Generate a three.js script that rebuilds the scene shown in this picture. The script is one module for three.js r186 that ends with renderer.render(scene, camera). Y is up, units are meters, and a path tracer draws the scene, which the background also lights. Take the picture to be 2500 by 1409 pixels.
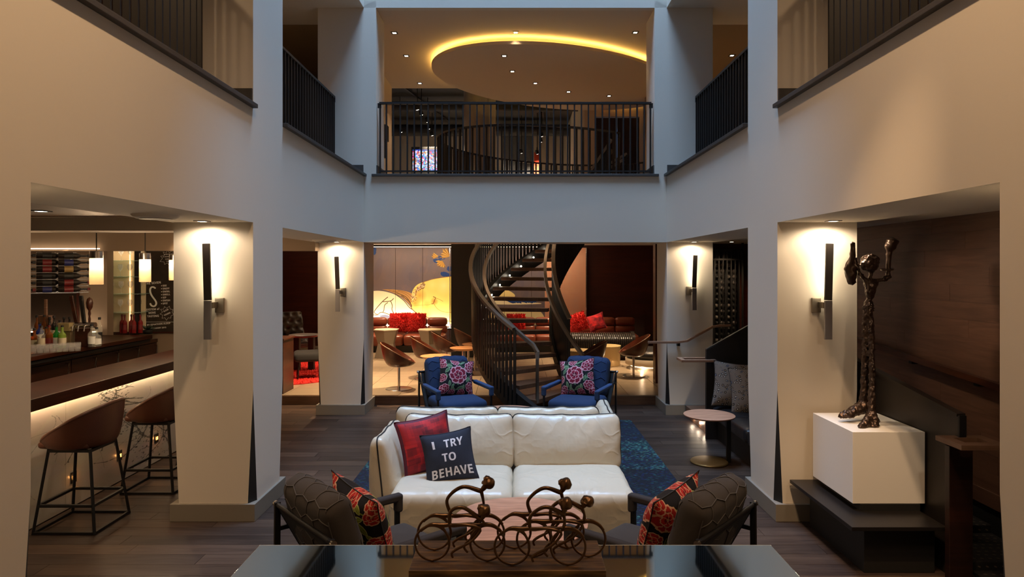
import * as THREE from 'three';
import { mergeGeometries, mergeVertices } from 'three/addons/utils/BufferGeometryUtils.js';
import { RoundedBoxGeometry } from 'three/addons/geometries/RoundedBoxGeometry.js';
import { MarchingCubes } from 'three/addons/objects/MarchingCubes.js';
import { RectAreaLightUniformsLib } from 'three/addons/lights/RectAreaLightUniformsLib.js';

// ---------------------------------------------------------------- camera, sky, big lights, exposure
const scene = new THREE.Scene();
const camera = new THREE.PerspectiveCamera(2 * Math.atan(751 / 1600) * 180 / Math.PI, 2516 / 1502, 0.05, 120);
camera.position.set(0, 2.15, 0);
camera.lookAt(0, 2.15, -10);
camera.setViewOffset(2516, 1502, 0, 93, 2500, 1409);          // a level camera with a slightly lowered lens
scene.add(camera);
const renderer = new THREE.WebGLRenderer({ antialias: true });
renderer.toneMapping = THREE.LinearToneMapping;
renderer.toneMappingExposure = 1.0;
renderer.shadowMap.enabled = true;
RectAreaLightUniformsLib.init();
scene.background = new THREE.Color(0.10, 0.16, 0.30);          // dusk sky outside

function areaLight(color, intensity, w, h, pos, target) {
  const l = new THREE.RectAreaLight(color, intensity, w, h);
  l.position.set(...pos); l.lookAt(...target); scene.add(l); return l;
}
function spot(color, intensity, pos, target, angle, penumbra = 0.6, radius = 2) {
  const l = new THREE.SpotLight(color, intensity, 0, angle, penumbra, 2);
  l.position.set(...pos); l.target.position.set(...target); scene.add(l); scene.add(l.target);
  l.castShadow = true; l.shadow.radius = radius; return l;
}
function point(color, intensity, pos, radius = 1) {
  const l = new THREE.PointLight(color, intensity, 0, 2);
  l.position.set(...pos); l.castShadow = true; l.shadow.radius = radius; scene.add(l); return l;
}
const WARM = new THREE.Color(1.0, 0.70, 0.42), WARMER = new THREE.Color(1.0, 0.60, 0.28), SOFT = new THREE.Color(1.0, 0.80, 0.58), DAY = new THREE.Color(0.34, 0.55, 0.88), LAMP = new THREE.Color(1.0, 0.66, 0.38);
// daylight under the frosted skylight over the far half of the atrium
const LX = { day: 72, near: 16.5, aim: 50 };
areaLight(DAY, LX.day, 4.1, 3.4, [0, 15.86, -7.3], [0, 0, -7.3]);
// warm recessed wall-washing lamps over the near bay, set in its added lower ceiling
const NEAR_LAMPS = [[-0.8, 0.5], [0.8, 0.5], [-0.8, 1.9], [0.8, 1.9], [-0.8, 3.3], [0.8, 3.3]];
for (const [x, d] of NEAR_LAMPS) spot(LAMP, LX.near, [x, 5.98, -d], [Math.sign(x) * 2.5, 2.4, -d - 0.7], 0.78, 0.7, 3);
spot(LAMP, LX.aim, [1.0, 5.98, -2.25], [2.35, 0.5, -4.9], 0.18, 0.6, 2);                // one lamp is aimed at the bronze figure

// ---------------------------------------------------------------- helpers
const PI = Math.PI, R = (a) => a * PI / 180;
const V = (x, y, z) => new THREE.Vector3(x, y, z);
const lerp = (a, b, t) => a + (b - a) * t, clamp = (x, a, b) => Math.min(b, Math.max(a, x));
const smooth = (a, b, x) => { const t = clamp((x - a) / (b - a), 0, 1); return t * t * (3 - 2 * t); };
function rng(seed) { let s = seed | 0; return () => { s = (s + 0x6d2b79f5) | 0; let t = Math.imul(s ^ (s >>> 15), 1 | s); t = (t + Math.imul(t ^ (t >>> 7), 61 | t)) ^ t; return ((t ^ (t >>> 14)) >>> 0) / 4294967296; }; }
const hash2 = (x, y) => { let h = Math.imul(x, 374761393) + Math.imul(y, 668265263); h = Math.imul(h ^ (h >>> 13), 1274126177); return ((h ^ (h >>> 16)) >>> 0) / 4294967296; };
function noise2(x, y, px = 0, py = 0) {
  const ix = Math.floor(x), iy = Math.floor(y), fx = x - ix, fy = y - iy, u = fx * fx * (3 - 2 * fx), v = fy * fy * (3 - 2 * fy);
  const w = (a, p) => (p ? ((a % p) + p) % p : a);
  const a = hash2(w(ix, px), w(iy, py)), b = hash2(w(ix + 1, px), w(iy, py)), c = hash2(w(ix, px), w(iy + 1, py)), d = hash2(w(ix + 1, px), w(iy + 1, py));
  return lerp(lerp(a, b, u), lerp(c, d, u), v);
}
const noise3 = (x, y, z) => { const k = Math.floor(z), f = z - k, s = f * f * (3 - 2 * f); return lerp(noise2(x + k * 17.3, y + k * 9.1), noise2(x + (k + 1) * 17.3, y + (k + 1) * 9.1), s); };
const fbm = (x, y, o = 4) => { let s = 0, a = 0.5, t = 0; for (let i = 0; i < o; i++) { s += a * noise2(x + i * 31.7, y + i * 11.9); t += a; x *= 2; y *= 2; a *= 0.5; } return s / t; };

const used = new Map();
function numbered(name) { const n = used.get(name) ?? 0; used.set(name, n + 1); return n ? name + '_' + String(n).padStart(3, '0') : name; }
function shade(o) { o.traverse((m) => { if (m.isMesh) { m.castShadow = true; m.receiveShadow = true; } }); return o; }
function thing(name, label, category, [x, y, z] = [0, 0, 0], turn = 0, group) {
  const o = new THREE.Group(); o.name = numbered(name); o.position.set(x, y, z); o.rotation.y = turn;
  o.userData = { label, category }; if (group) o.userData.group = group;
  scene.add(o); return o;
}
function struct(name, label) { const o = new THREE.Group(); o.name = numbered(name); o.userData = { kind: 'structure' }; if (label) { o.userData.label = label; } scene.add(o); return o; }
function flat(g) {                                              // plain non-indexed geometry with position, normal, uv
  let k = g.index ? g.toNonIndexed() : g;
  for (const n of Object.keys(k.attributes)) if (!['position', 'normal', 'uv'].includes(n)) k.deleteAttribute(n);
  if (!k.attributes.normal) k.computeVertexNormals();
  if (!k.attributes.uv) k.setAttribute('uv', new THREE.BufferAttribute(new Float32Array(k.attributes.position.count * 2), 2));
  k.morphAttributes = {}; return k;
}
const merge = (list) => (list.length === 1 ? flat(list[0]) : mergeGeometries(list.map(flat), false));
function uvm(g, s = 1, swap = false) {                          // uv in metres, projected along each triangle's main axis
  const k = flat(g), p = k.attributes.position, u = k.attributes.uv, a = V(), b = V(), c = V(), n = V();
  for (let i = 0; i < p.count; i += 3) {
    a.fromBufferAttribute(p, i); b.fromBufferAttribute(p, i + 1); c.fromBufferAttribute(p, i + 2);
    n.copy(b).sub(a).cross(c.clone().sub(a)); const ax = Math.abs(n.x), ay = Math.abs(n.y), az = Math.abs(n.z);
    for (let j = 0; j < 3; j++) {
      const q = [a, b, c][j]; let x, y;
      if (ay >= ax && ay >= az) { x = q.x; y = -q.z; } else if (ax >= az) { x = q.z; y = q.y; } else { x = q.x; y = q.y; }
      if (swap) u.setXY(i + j, y * s, x * s); else u.setXY(i + j, x * s, y * s);
    }
  }
  return k;
}
function mesh(name, g, mat, parent = scene) {
  const m = new THREE.Mesh(Array.isArray(g) ? merge(g) : g, mat); m.name = parent === scene ? numbered(name) : name;
  m.castShadow = m.receiveShadow = true; parent.add(m); return m;
}
function tag(o, label, category, group) { o.userData.label = label; o.userData.category = category; if (group) o.userData.group = group; return o; }
function copy(root, [x, y, z], turn, label, group) {
  const r = root.clone(); r.name = numbered(root.name.replace(/_\d{3}$/, '')); r.userData = { ...root.userData }; scene.add(r);
  r.position.set(x, y, z); if (turn !== undefined) r.rotation.y = turn;
  if (label) r.userData.label = label; if (group) r.userData.group = group; return r;
}
const place = (g, x = 0, y = 0, z = 0, rx = 0, ry = 0, rz = 0) => { if (rx) g.rotateX(rx); if (rz) g.rotateZ(rz); if (ry) g.rotateY(ry); g.translate(x, y, z); return g; };
const box = (w, h, d, x = 0, y = 0, z = 0, rx = 0, ry = 0, rz = 0) => place(uvm(new THREE.BoxGeometry(w, h, d)), x, y, z, rx, ry, rz);
const rbox = (w, h, d, r, x = 0, y = 0, z = 0, rx = 0, ry = 0, rz = 0, seg = 2) => place(uvm(new RoundedBoxGeometry(w, h, d, seg, Math.min(r, w / 2.02, h / 2.02, d / 2.02))), x, y, z, rx, ry, rz);
// a box given by its limits: x0..x1, y0..y1 and distance d0..d1 in front of the camera (z = -d)
const lim = (x0, x1, y0, y1, d0, d1) => box(x1 - x0, y1 - y0, d1 - d0, (x0 + x1) / 2, (y0 + y1) / 2, -(d0 + d1) / 2);
const wlim = (x0, x1, y0, y1, d0, d1) => uvm(lim(x0, x1, y0, y1, d0, d1));
const cyl = (r0, r1, h, x = 0, y = 0, z = 0, seg = 24, rx = 0, ry = 0, rz = 0) => place(new THREE.CylinderGeometry(r1, r0, h, seg), x, y, z, rx, ry, rz);
const lathe = (pts, seg = 32, x = 0, y = 0, z = 0) => place(new THREE.LatheGeometry(pts.map((p) => new THREE.Vector2(p[0], p[1])), seg), x, y, z);
const ball = (r, x, y, z, sx = 1, sy = 1, sz = 1, seg = 16) => { const g = new THREE.SphereGeometry(r, seg, Math.max(8, seg * 0.7 | 0)); g.scale(sx, sy, sz); g.translate(x, y, z); return g; };
const curve = (pts, closed = false, t = 0.5) => new THREE.CatmullRomCurve3(pts.map((p) => (p.isVector3 ? p : V(...p))), closed, 'catmullrom', t);
const tube = (pts, r, seg = 24, rad = 8, closed = false, t = 0.5) => new THREE.TubeGeometry(curve(pts, closed, t), seg, r, rad, closed);
function rod(a, b, r, seg = 10) {                               // straight round bar
  const A = V(...a), B = V(...b), g = new THREE.CylinderGeometry(r, r, A.distanceTo(B), seg);
  g.applyQuaternion(new THREE.Quaternion().setFromUnitVectors(V(0, 1, 0), B.clone().sub(A).normalize())); g.translate((A.x + B.x) / 2, (A.y + B.y) / 2, (A.z + B.z) / 2); return g;
}
function bar(a, b, w, h) {                                      // straight rectangular bar, w sideways, h upward
  return sweep([V(...a), V(...b)], w, h);
}
function sweep(pts, w, h, closed = false) {                     // rectangular profile along a path, kept upright
  const P = pts.map((p) => (p.isVector3 ? p : V(...p))), n = P.length, rings = [];
  for (let i = 0; i < n; i++) {
    const t = closed ? P[(i + 1) % n].clone().sub(P[(i + n - 1) % n]) : P[Math.min(i + 1, n - 1)].clone().sub(P[Math.max(i - 1, 0)]); t.normalize();
    let s = V().crossVectors(t, V(0, 1, 0)); if (s.lengthSq() < 1e-6) s = V(1, 0, 0); s.normalize();
    const u = V().crossVectors(s, t).normalize();
    rings.push([[-1, -1], [1, -1], [1, 1], [-1, 1]].map(([a, b]) => P[i].clone().addScaledVector(s, a * w / 2).addScaledVector(u, b * h / 2)));
  }
  const v = [], quad = (a, b, c, d) => { for (const q of [a, b, c, a, c, d]) v.push(q.x, q.y, q.z); };
  for (let i = 0; i < (closed ? n : n - 1); i++) { const A = rings[i], B = rings[(i + 1) % n]; for (let k = 0; k < 4; k++) quad(A[k], A[(k + 1) % 4], B[(k + 1) % 4], B[k]); }
  if (!closed) { const A = rings[0], B = rings[n - 1]; quad(A[3], A[2], A[1], A[0]); quad(B[0], B[1], B[2], B[3]); }
  const g = new THREE.BufferGeometry(); g.setAttribute('position', new THREE.Float32BufferAttribute(v, 3)); g.computeVertexNormals(); return uvm(g);
}
function taper(pts, radii, seg = 24, rad = 10, rough = 0, seed = 1) {   // round limb with changing radius and closed ends
  const c = curve(pts), F = c.computeFrenetFrames(seg), pos = [], idx = [], rr = (t) => { const k = t * (radii.length - 1), i = Math.min(radii.length - 2, Math.floor(k)), f = k - i; return lerp(radii[i], radii[i + 1], f * f * (3 - 2 * f)); };
  for (let i = 0; i <= seg; i++) {
    const t = i / seg, p = c.getPointAt(t), q = rr(t);
    for (let j = 0; j < rad; j++) {
      const a = j / rad * 2 * PI; let k = q; if (rough) k *= 1 + rough * (noise3(p.x * 40 + Math.cos(a) * 2 + seed * 7, p.y * 40, p.z * 40 + Math.sin(a) * 2) - 0.5) * 2;
      pos.push(p.x + k * (Math.cos(a) * F.normals[i].x + Math.sin(a) * F.binormals[i].x), p.y + k * (Math.cos(a) * F.normals[i].y + Math.sin(a) * F.binormals[i].y), p.z + k * (Math.cos(a) * F.normals[i].z + Math.sin(a) * F.binormals[i].z));
    }
  }
  for (let i = 0; i < seg; i++) for (let j = 0; j < rad; j++) { const a = i * rad + j, b = i * rad + (j + 1) % rad; idx.push(a, b, a + rad, b, b + rad, a + rad); }
  for (const [e, t, s] of [[0, 0, -1], [seg, 1, 1]]) {
    const p = c.getPointAt(t).addScaledVector(c.getTangentAt(t), s * rr(t) * 0.6); pos.push(p.x, p.y, p.z); const k = pos.length / 3 - 1;
    for (let j = 0; j < rad; j++) { const a = e * rad + j, b = e * rad + (j + 1) % rad; if (s < 0) idx.push(k, b, a); else idx.push(k, a, b); }
  }
  const g = new THREE.BufferGeometry(); g.setAttribute('position', new THREE.Float32BufferAttribute(pos, 3)); g.setIndex(idx); g.computeVertexNormals(); return g;
}
function extrude(pts, depth, bevel = 0, holes = []) {
  const s = new THREE.Shape(pts.map((p) => new THREE.Vector2(p[0], p[1]))); for (const h of holes) s.holes.push(new THREE.Path(h.map((p) => new THREE.Vector2(p[0], p[1]))));
  return new THREE.ExtrudeGeometry(s, { depth, bevelEnabled: bevel > 0, bevelSize: bevel, bevelThickness: bevel, bevelSegments: 2, curveSegments: 24 });
}
// upholstery: a box whose corners are rounded and whose faces swell
function softPoint(p, hw, hh, hd, r, b) {
  const q = V(clamp(p.x, -hw + r, hw - r), clamp(p.y, -hh + r, hh - r), clamp(p.z, -hd + r, hd - r)), e = p.clone().sub(q);
  if (e.lengthSq() > 1e-12) e.normalize().multiplyScalar(r);
  q.add(e); const x = q.x / hw, y = q.y / hh, z = q.z / hd, f = (t) => 1 - t * t;
  const k = b[3] ? 1 - b[3] * Math.pow(clamp((y + 1) / 2, 0, 1), 2.2) : 1, e2 = b[3] && y > 0 ? 0.03 * y * Math.pow(Math.abs(x), 4) : 0;      // b[3]: how much thinner the top edge is, with raised corners
  return V(q.x + b[0] * x * f(y) * f(z), q.y + b[1] * y * f(x) * f(z) + e2, (q.z + b[2] * z * f(x) * f(y)) * k);
}
function softSurf(p, w, h, d, r, b, wrinkle, seed, out = 0) { const q = softPoint(p, w / 2, h / 2, d / 2, r, b); return q.addScaledVector(q.clone().normalize(), (wrinkle ? wrinkle * (fbm(q.x * 9 + seed * 3.1 + q.z * 6, q.y * 5 + q.z * 5, 3) - 0.5) : 0) + out); }
function softBox(w, h, d, r, b = [0, 0, 0], n = [14, 10, 10], wrinkle = 0, seed = 0) {
  let g = new THREE.BoxGeometry(w, h, d, ...n); g.deleteAttribute('uv'); g.deleteAttribute('normal'); g = mergeVertices(g);
  const p = g.attributes.position, v = V();
  for (let i = 0; i < p.count; i++) {
    v.fromBufferAttribute(p, i); const q = softPoint(v, w / 2, h / 2, d / 2, r, b);
    if (wrinkle) q.addScaledVector(q.clone().normalize(), wrinkle * (fbm(q.x * 9 + seed * 3.1 + q.z * 6, q.y * 5 + q.z * 5, 3) - 0.5));
    p.setXYZ(i, q.x, q.y, q.z);
  }
  g.computeVertexNormals(); return uvm(g);
}
function pillow(w, h, t, n = 22, seed = 0, pinch = 0.09) {      // knife-edge cushion, front toward +z, uv over the whole face
  const pos = [], uv = [], idx = [], at = (u, v, s) => {
    const x = w / 2 * u * (1 - pinch * (1 - v * v)), y = h / 2 * v * (1 - pinch * (1 - u * u)), z = s * t / 2 * Math.pow((1 - Math.pow(Math.abs(u), 2.6)) * (1 - Math.pow(Math.abs(v), 2.6)), 0.62);
    const wr = 0.012 * (fbm(u * 3 + seed * 5.3, v * 3 + seed, 3) - 0.5) * (Math.abs(z) / t * 2); return [x, y, z + wr * s];
  };
  for (const s of [1, -1]) { const o = pos.length / 3; for (let j = 0; j <= n; j++) for (let i = 0; i <= n; i++) { const u = i / n * 2 - 1, v = j / n * 2 - 1; pos.push(...at(u, v, s)); uv.push(i / n, j / n); }
    for (let j = 0; j < n; j++) for (let i = 0; i < n; i++) { const a = o + j * (n + 1) + i, b = a + 1, c = a + n + 1, d = c + 1; if (s > 0) idx.push(a, b, d, a, d, c); else idx.push(a, d, b, a, c, d); } }
  const g = new THREE.BufferGeometry(); g.setAttribute('position', new THREE.Float32BufferAttribute(pos, 3)); g.setAttribute('uv', new THREE.Float32BufferAttribute(uv, 2)); g.setIndex(idx); g.computeVertexNormals(); return g;
}
function pillowEdge(w, h, r, pinch = 0.09) { const q = []; for (let k = 0; k < 4; k++) for (let i = 0; i < 10; i++) { const s = i / 10 * 2 - 1, [u, v] = [[s, -1], [1, s], [-s, 1], [-1, -s]][k]; q.push(V(w / 2 * u * (1 - pinch * (1 - v * v)), h / 2 * v * (1 - pinch * (1 - u * u)), 0)); } return tube(q, r, 80, 6, true, 0.3); }

// ---------------------------------------------------------------- textures
function dataTex(w, h, f, srgb = true) {
  const a = new Uint8Array(w * h * 4); for (let y = 0; y < h; y++) for (let x = 0; x < w; x++) { const c = f(x / w, y / h, x, y), i = (y * w + x) * 4; a[i] = clamp(c[0], 0, 255); a[i + 1] = clamp(c[1], 0, 255); a[i + 2] = clamp(c[2], 0, 255); a[i + 3] = 255; }
  const t = new THREE.DataTexture(a, w, h); t.wrapS = t.wrapT = THREE.MirroredRepeatWrapping; t.magFilter = THREE.LinearFilter; t.minFilter = THREE.LinearMipmapLinearFilter; t.generateMipmaps = true; if (srgb) t.colorSpace = THREE.SRGBColorSpace; t.needsUpdate = true; return t;
}
function canvasTex(w, h, draw, srgb = true) { const c = document.createElement('canvas'); c.width = w; c.height = h; draw(c.getContext('2d'), w, h); const t = new THREE.CanvasTexture(c); if (srgb) t.colorSpace = THREE.SRGBColorSpace; t.wrapS = t.wrapT = THREE.RepeatWrapping; return t; }
const gray = (f, w = 256, h = 256) => dataTex(w, h, (u, v, x, y) => { const k = f(u, v, x, y) * 255; return [k, k, k]; }, false);
const mix3 = (a, b, t) => [lerp(a[0], b[0], t), lerp(a[1], b[1], t), lerp(a[2], b[2], t)];
// wood: grain along u; one tile covers `len` metres along the grain
function woodTex(dark, light, seed, stretch = 1, w = 512, h = 512) {
  return dataTex(w, h, (u, v) => {
    const W = fbm(u * 3 + seed, v * 10 + seed * 2, 3), g = noise2(u * 8 + seed * 3.3, (v * 70 + W * 9) * stretch, 8, 0), f = noise2(u * 24 + 5, v * 260 + seed), b = fbm(u * 2 + seed * 7, v * 5, 3);
    return mix3(dark, light, clamp(0.15 + g * 0.42 + f * 0.22 + (b - 0.5) * 0.6, 0, 1));
  });
}
function rep(t, x, y) { const k = t.clone(); k.repeat.set(x, y); k.needsUpdate = true; return k; }
const std = (o) => new THREE.MeshStandardMaterial(o), phys = (o) => new THREE.MeshPhysicalMaterial(o);
const lin = (r, g, b) => new THREE.Color().setRGB(r, g, b);

const T = {};
T.plank = [woodTex([62, 47, 39], [108, 86, 72], 1.3), woodTex([70, 53, 44], [120, 95, 78], 4.1), woodTex([55, 42, 36], [98, 78, 66], 7.7)];
T.walnut = woodTex([40, 19, 10], [92, 48, 26], 11.2);
T.oak = woodTex([118, 84, 62], [176, 136, 108], 5.5);
T.panel = woodTex([64, 43, 32], [96, 68, 52], 9.4, 0.8);
T.red = woodTex([48, 18, 10], [80, 33, 18], 3.2, 0.8);
T.plaster = gray((u, v) => 0.5 + 0.5 * (fbm(u * 24, v * 24, 4) - 0.5));
T.grain = gray((u, v) => fbm(u * 60, v * 60, 3));
T.weave = gray((u, v, x, y) => 0.5 + 0.3 * Math.sin(x * PI / 2) * Math.sin(y * PI / 2) + 0.4 * (hash2(x, y) - 0.5));
T.hair = gray((u, v, x, y) => noise2(u * 6, v * 200));

const M = {};
M.wall = std({ color: lin(0.66, 0.585, 0.48), roughness: 0.92, bumpMap: rep(T.plaster, 1.4, 1.4), bumpScale: 0.0008 });
M.base = std({ color: lin(0.20, 0.17, 0.13), roughness: 0.6 });
M.black = std({ color: lin(0.012, 0.011, 0.010), roughness: 0.55 });
M.blackPaint = std({ color: lin(0.030, 0.029, 0.030), roughness: 0.8, bumpMap: T.plaster, bumpScale: 0.001 });
M.blackFabric = std({ color: lin(0.018, 0.017, 0.017), roughness: 0.95, bumpMap: rep(T.weave, 4, 4), bumpScale: 0.0008 });
M.blackMetal = std({ color: lin(0.009, 0.008, 0.0075), roughness: 0.5, metalness: 0.2 });
M.railMetal = std({ color: lin(0.026, 0.021, 0.018), roughness: 0.5, metalness: 0.4 });
M.sill = std({ color: lin(0.060, 0.050, 0.042), roughness: 0.5, bumpMap: T.hair, bumpScale: 0.0005 });
M.planks = T.plank.flatMap((t, i) => [0.82, 1.0].map((k) => phys({ map: rep(t, 0.5, 0.8), color: lin(k * 0.60, k * 0.63, k * 0.66), roughness: 0.42, specularIntensity: 0.4, bumpMap: T.hair, bumpScale: 0.0006 })));
M.walnut = std({ map: rep(T.walnut, 0.6, 1.2), roughness: 0.34 });
M.bartop = phys({ map: rep(T.walnut, 0.5, 1.0), color: lin(0.8, 0.62, 0.5), roughness: 0.38, specularIntensity: 0.5 });
M.oak = std({ map: rep(T.oak, 1, 1.4), roughness: 0.5 });
M.panel = std({ map: rep(T.panel, 0.5, 0.9), color: lin(1.75, 1.62, 1.55), roughness: 0.5 });
M.panel2 = std({ map: rep(T.panel, 0.5, 0.9), color: lin(1.55, 1.45, 1.4), roughness: 0.5 });
M.redwood = std({ map: rep(T.red, 0.5, 0.9), roughness: 0.38 });
M.chrome = std({ color: lin(0.62, 0.58, 0.54), metalness: 1, roughness: 0.22 });
M.steel = std({ color: lin(0.42, 0.40, 0.40), metalness: 0.9, roughness: 0.38, bumpMap: T.hair, bumpScale: 0.0002 });
M.bronze = phys({ color: lin(0.15, 0.082, 0.042), metalness: 0.9, roughness: 0.30 });
M.bronzeDark = std({ color: lin(0.085, 0.050, 0.028), metalness: 0.75, roughness: 0.42, bumpMap: rep(T.grain, 6, 6), bumpScale: 0.002 });
T.crease = gray((u, v) => { const w = fbm(u * 6, v * 6, 3) * 1.6, r1 = 1 - Math.abs(2 * noise2(u * 9 + w, v * 5 + w * 2) - 1), r2 = 1 - Math.abs(2 * noise2(u * 22 + w * 3 + 7, v * 12 + w) - 1); return 0.55 * Math.pow(r1, 3) + 0.25 * Math.pow(r2, 3) + 0.2 * fbm(u * 40, v * 40, 2); }, 512, 512);
M.leather = std({ color: lin(0.66, 0.57, 0.43), roughness: 0.35, bumpMap: rep(T.crease, 0.7, 0.7), bumpScale: 0.006 });
M.piping = std({ color: lin(0.02, 0.018, 0.018), roughness: 0.6 });
M.glass = phys({ color: lin(1, 1, 1), roughness: 0.02, transmission: 1, thickness: 0, ior: 1.45 });
const glow = (color, k) => std({ color: lin(0.8, 0.8, 0.8), emissive: color, emissiveIntensity: k, roughness: 0.6 });
M.glowWarm = glow(SOFT, 3.0); M.glowLamp = glow(new THREE.Color(1, 0.9, 0.75), 6.0); M.glowStrip = glow(WARMER, 2.0);
// ---------------------------------------------------------------- the building
const AX = 2.24, SOF = 2.553, LED = 3.525, BACK = 9.69, TOP = 6.02, ROOF = 16;  // ROOF lies out of view, raised so daylight falls more steeply
const COLX = 2.92, C1 = [5.6, 6.31], C2 = [9.69, 10.36], STEP = 10.42, UP = 0.15;

// floor: boards laid across the room, each a piece of its own
{
  const fl = struct('floor', 'dark brown timber floorboards of the atrium');
  mesh('sub_floor', [lim(-7.6, 5.2, -0.3, -0.014, -1.4, STEP + 0.1)], M.black, fl);
  const rnd = rng(5), pw = 0.172; let shapes = {};
  for (let r = 0; r < 41; r++) {
    const d0 = 3.4 + r * pw; let x = -6.2 - rnd() * 1.5; const end = d0 < 6.4 ? 3.7 : 2.95;
    while (x < end) {
      const L = [1.5, 1.9, 2.3][rnd() * 3 | 0], x0 = Math.max(x, -6.2), x1 = Math.min(x + L, end); x += L;
      if (x1 - x0 < 0.05) continue;
      const g = place(uvm(new THREE.BoxGeometry(x1 - x0 - 0.003, 0.014, pw - 0.003)), 0, 0, 0), u = g.attributes.uv, o = rnd() * 7, q = rnd() * 5;
      for (let i = 0; i < u.count; i++) u.setXY(i, u.getX(i) + o, u.getY(i) + q);
      const m = mesh('floor_plank', g, M.planks[rnd() * M.planks.length | 0], fl); m.position.set((x0 + x1) / 2, -0.007, -(d0 + pw / 2));
    }
  }
  mesh('near_floor', uvm(lim(-6.2, 3.7, -0.014, 0, -1.4, 3.4)), M.planks[0], fl);
}
// raised tiled floor of the lounge behind
T.tile = dataTex(512, 512, (u, v) => { const b = fbm(u * 5, v * 5, 5), s = fbm(u * 3 + 9, v * 22, 3), k = clamp(0.2 + b * 0.5 + s * 0.35, 0, 1); return mix3([122, 104, 84], [178, 160, 134], k); });
M.tiles = [0.92, 1.0, 0.85].map((k, i) => std({ map: rep(T.tile, 0.7 + i * 0.05, 0.7), color: lin(k, k, k), roughness: 0.33 }));
M.riser = std({ map: rep(T.oak, 0.6, 0.9), color: lin(0.5, 0.46, 0.42), roughness: 0.5 });
{
  const fl = struct('floor', 'large beige stone tiles of the raised lounge floor');
  mesh('sub_floor', [lim(-8, 6, -0.3, UP - 0.012, STEP + 0.02, 17.6)], M.base, fl);
  mesh('step_riser', uvm(lim(-8, 2.46, -0.02, UP - 0.012, STEP - 0.01, STEP + 0.05)), M.riser, fl);
  const rnd = rng(12), s = 0.61; let g = uvm(new THREE.BoxGeometry(s - 0.006, 0.012, s - 0.006));
  for (let i = 0; i < 12; i++) for (let j = -13; j < 9; j++) {
    const x = j * s + 0.28, d = STEP + 0.31 + i * s; if (x > 2.4 && i < 0) continue;
    const m = mesh('floor_tile', g, M.tiles[rnd() * 3 | 0], fl); m.position.set(x, UP - 0.006, -d); m.rotation.y = (rnd() * 4 | 0) * PI / 2;
  }
}
M.darkTimber = std({ map: rep(T.walnut, 0.5, 0.8), roughness: 0.5 });
M.shaft = std({ color: lin(0.10, 0.105, 0.12), roughness: 0.85 });  // unseen shaft walls, made dark to cut bounce light on the fascias
M.brownPaint = std({ color: lin(0.30, 0.20, 0.11), roughness: 0.8 });
// columns: white shafts whose lower corners are cut away and filled with black wedges
function column(name, x0, x1, d0, d1, y0, y1, wedge, label) {
  const o = struct(name, label), zc = [-d0, -d1], H = 1.12, a = 0.045, b = 0.085, Y = wedge ? [y0, H, y1] : [y0, y1], rings = Y.map((y, i) => {
    const k = wedge ? (i === 0 ? 1 : 0.002) : 0.002, p = a * k, q = b * k;
    return [[x0 + p, zc[0]], [x1 - p, zc[0]], [x1, zc[0] - q], [x1, zc[1] + q], [x1 - p, zc[1]], [x0 + p, zc[1]], [x0, zc[1] + q], [x0, zc[0] - q]].map(([x, z]) => V(x, y, z));
  });
  const white = [], black = [];
  for (let i = 0; i < rings.length - 1; i++) for (let k = 0; k < 8; k++) {
    const A = rings[i][k], B = rings[i][(k + 1) % 8], C = rings[i + 1][(k + 1) % 8], D = rings[i + 1][k];
    (wedge && i === 0 && k % 2 === 1 ? black : white).push([A, B, C, D]);
  }
  const build = (quads) => { const v = []; for (const [A, B, C, D] of quads) for (const p of [A, B, C, A, C, D]) v.push(p.x, p.y, p.z); const g = new THREE.BufferGeometry(); g.setAttribute('position', new THREE.Float32BufferAttribute(v, 3)); g.computeVertexNormals(); return uvm(g); };
  mesh('shaft', build(white), M.wall, o);
  for (const q of black) mesh('corner_wedge', build([q]), M.black, o);
  if (wedge) {
    const t = 0.022, h = 0.15;
    mesh('baseboard', [rbox(x1 - x0 + 2 * t, h, d1 - d0 + 2 * t, 0.004, (x0 + x1) / 2, y0 - h / 2 , -(d0 + d1) / 2)], M.base, o);
  }
  return o;
}
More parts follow.
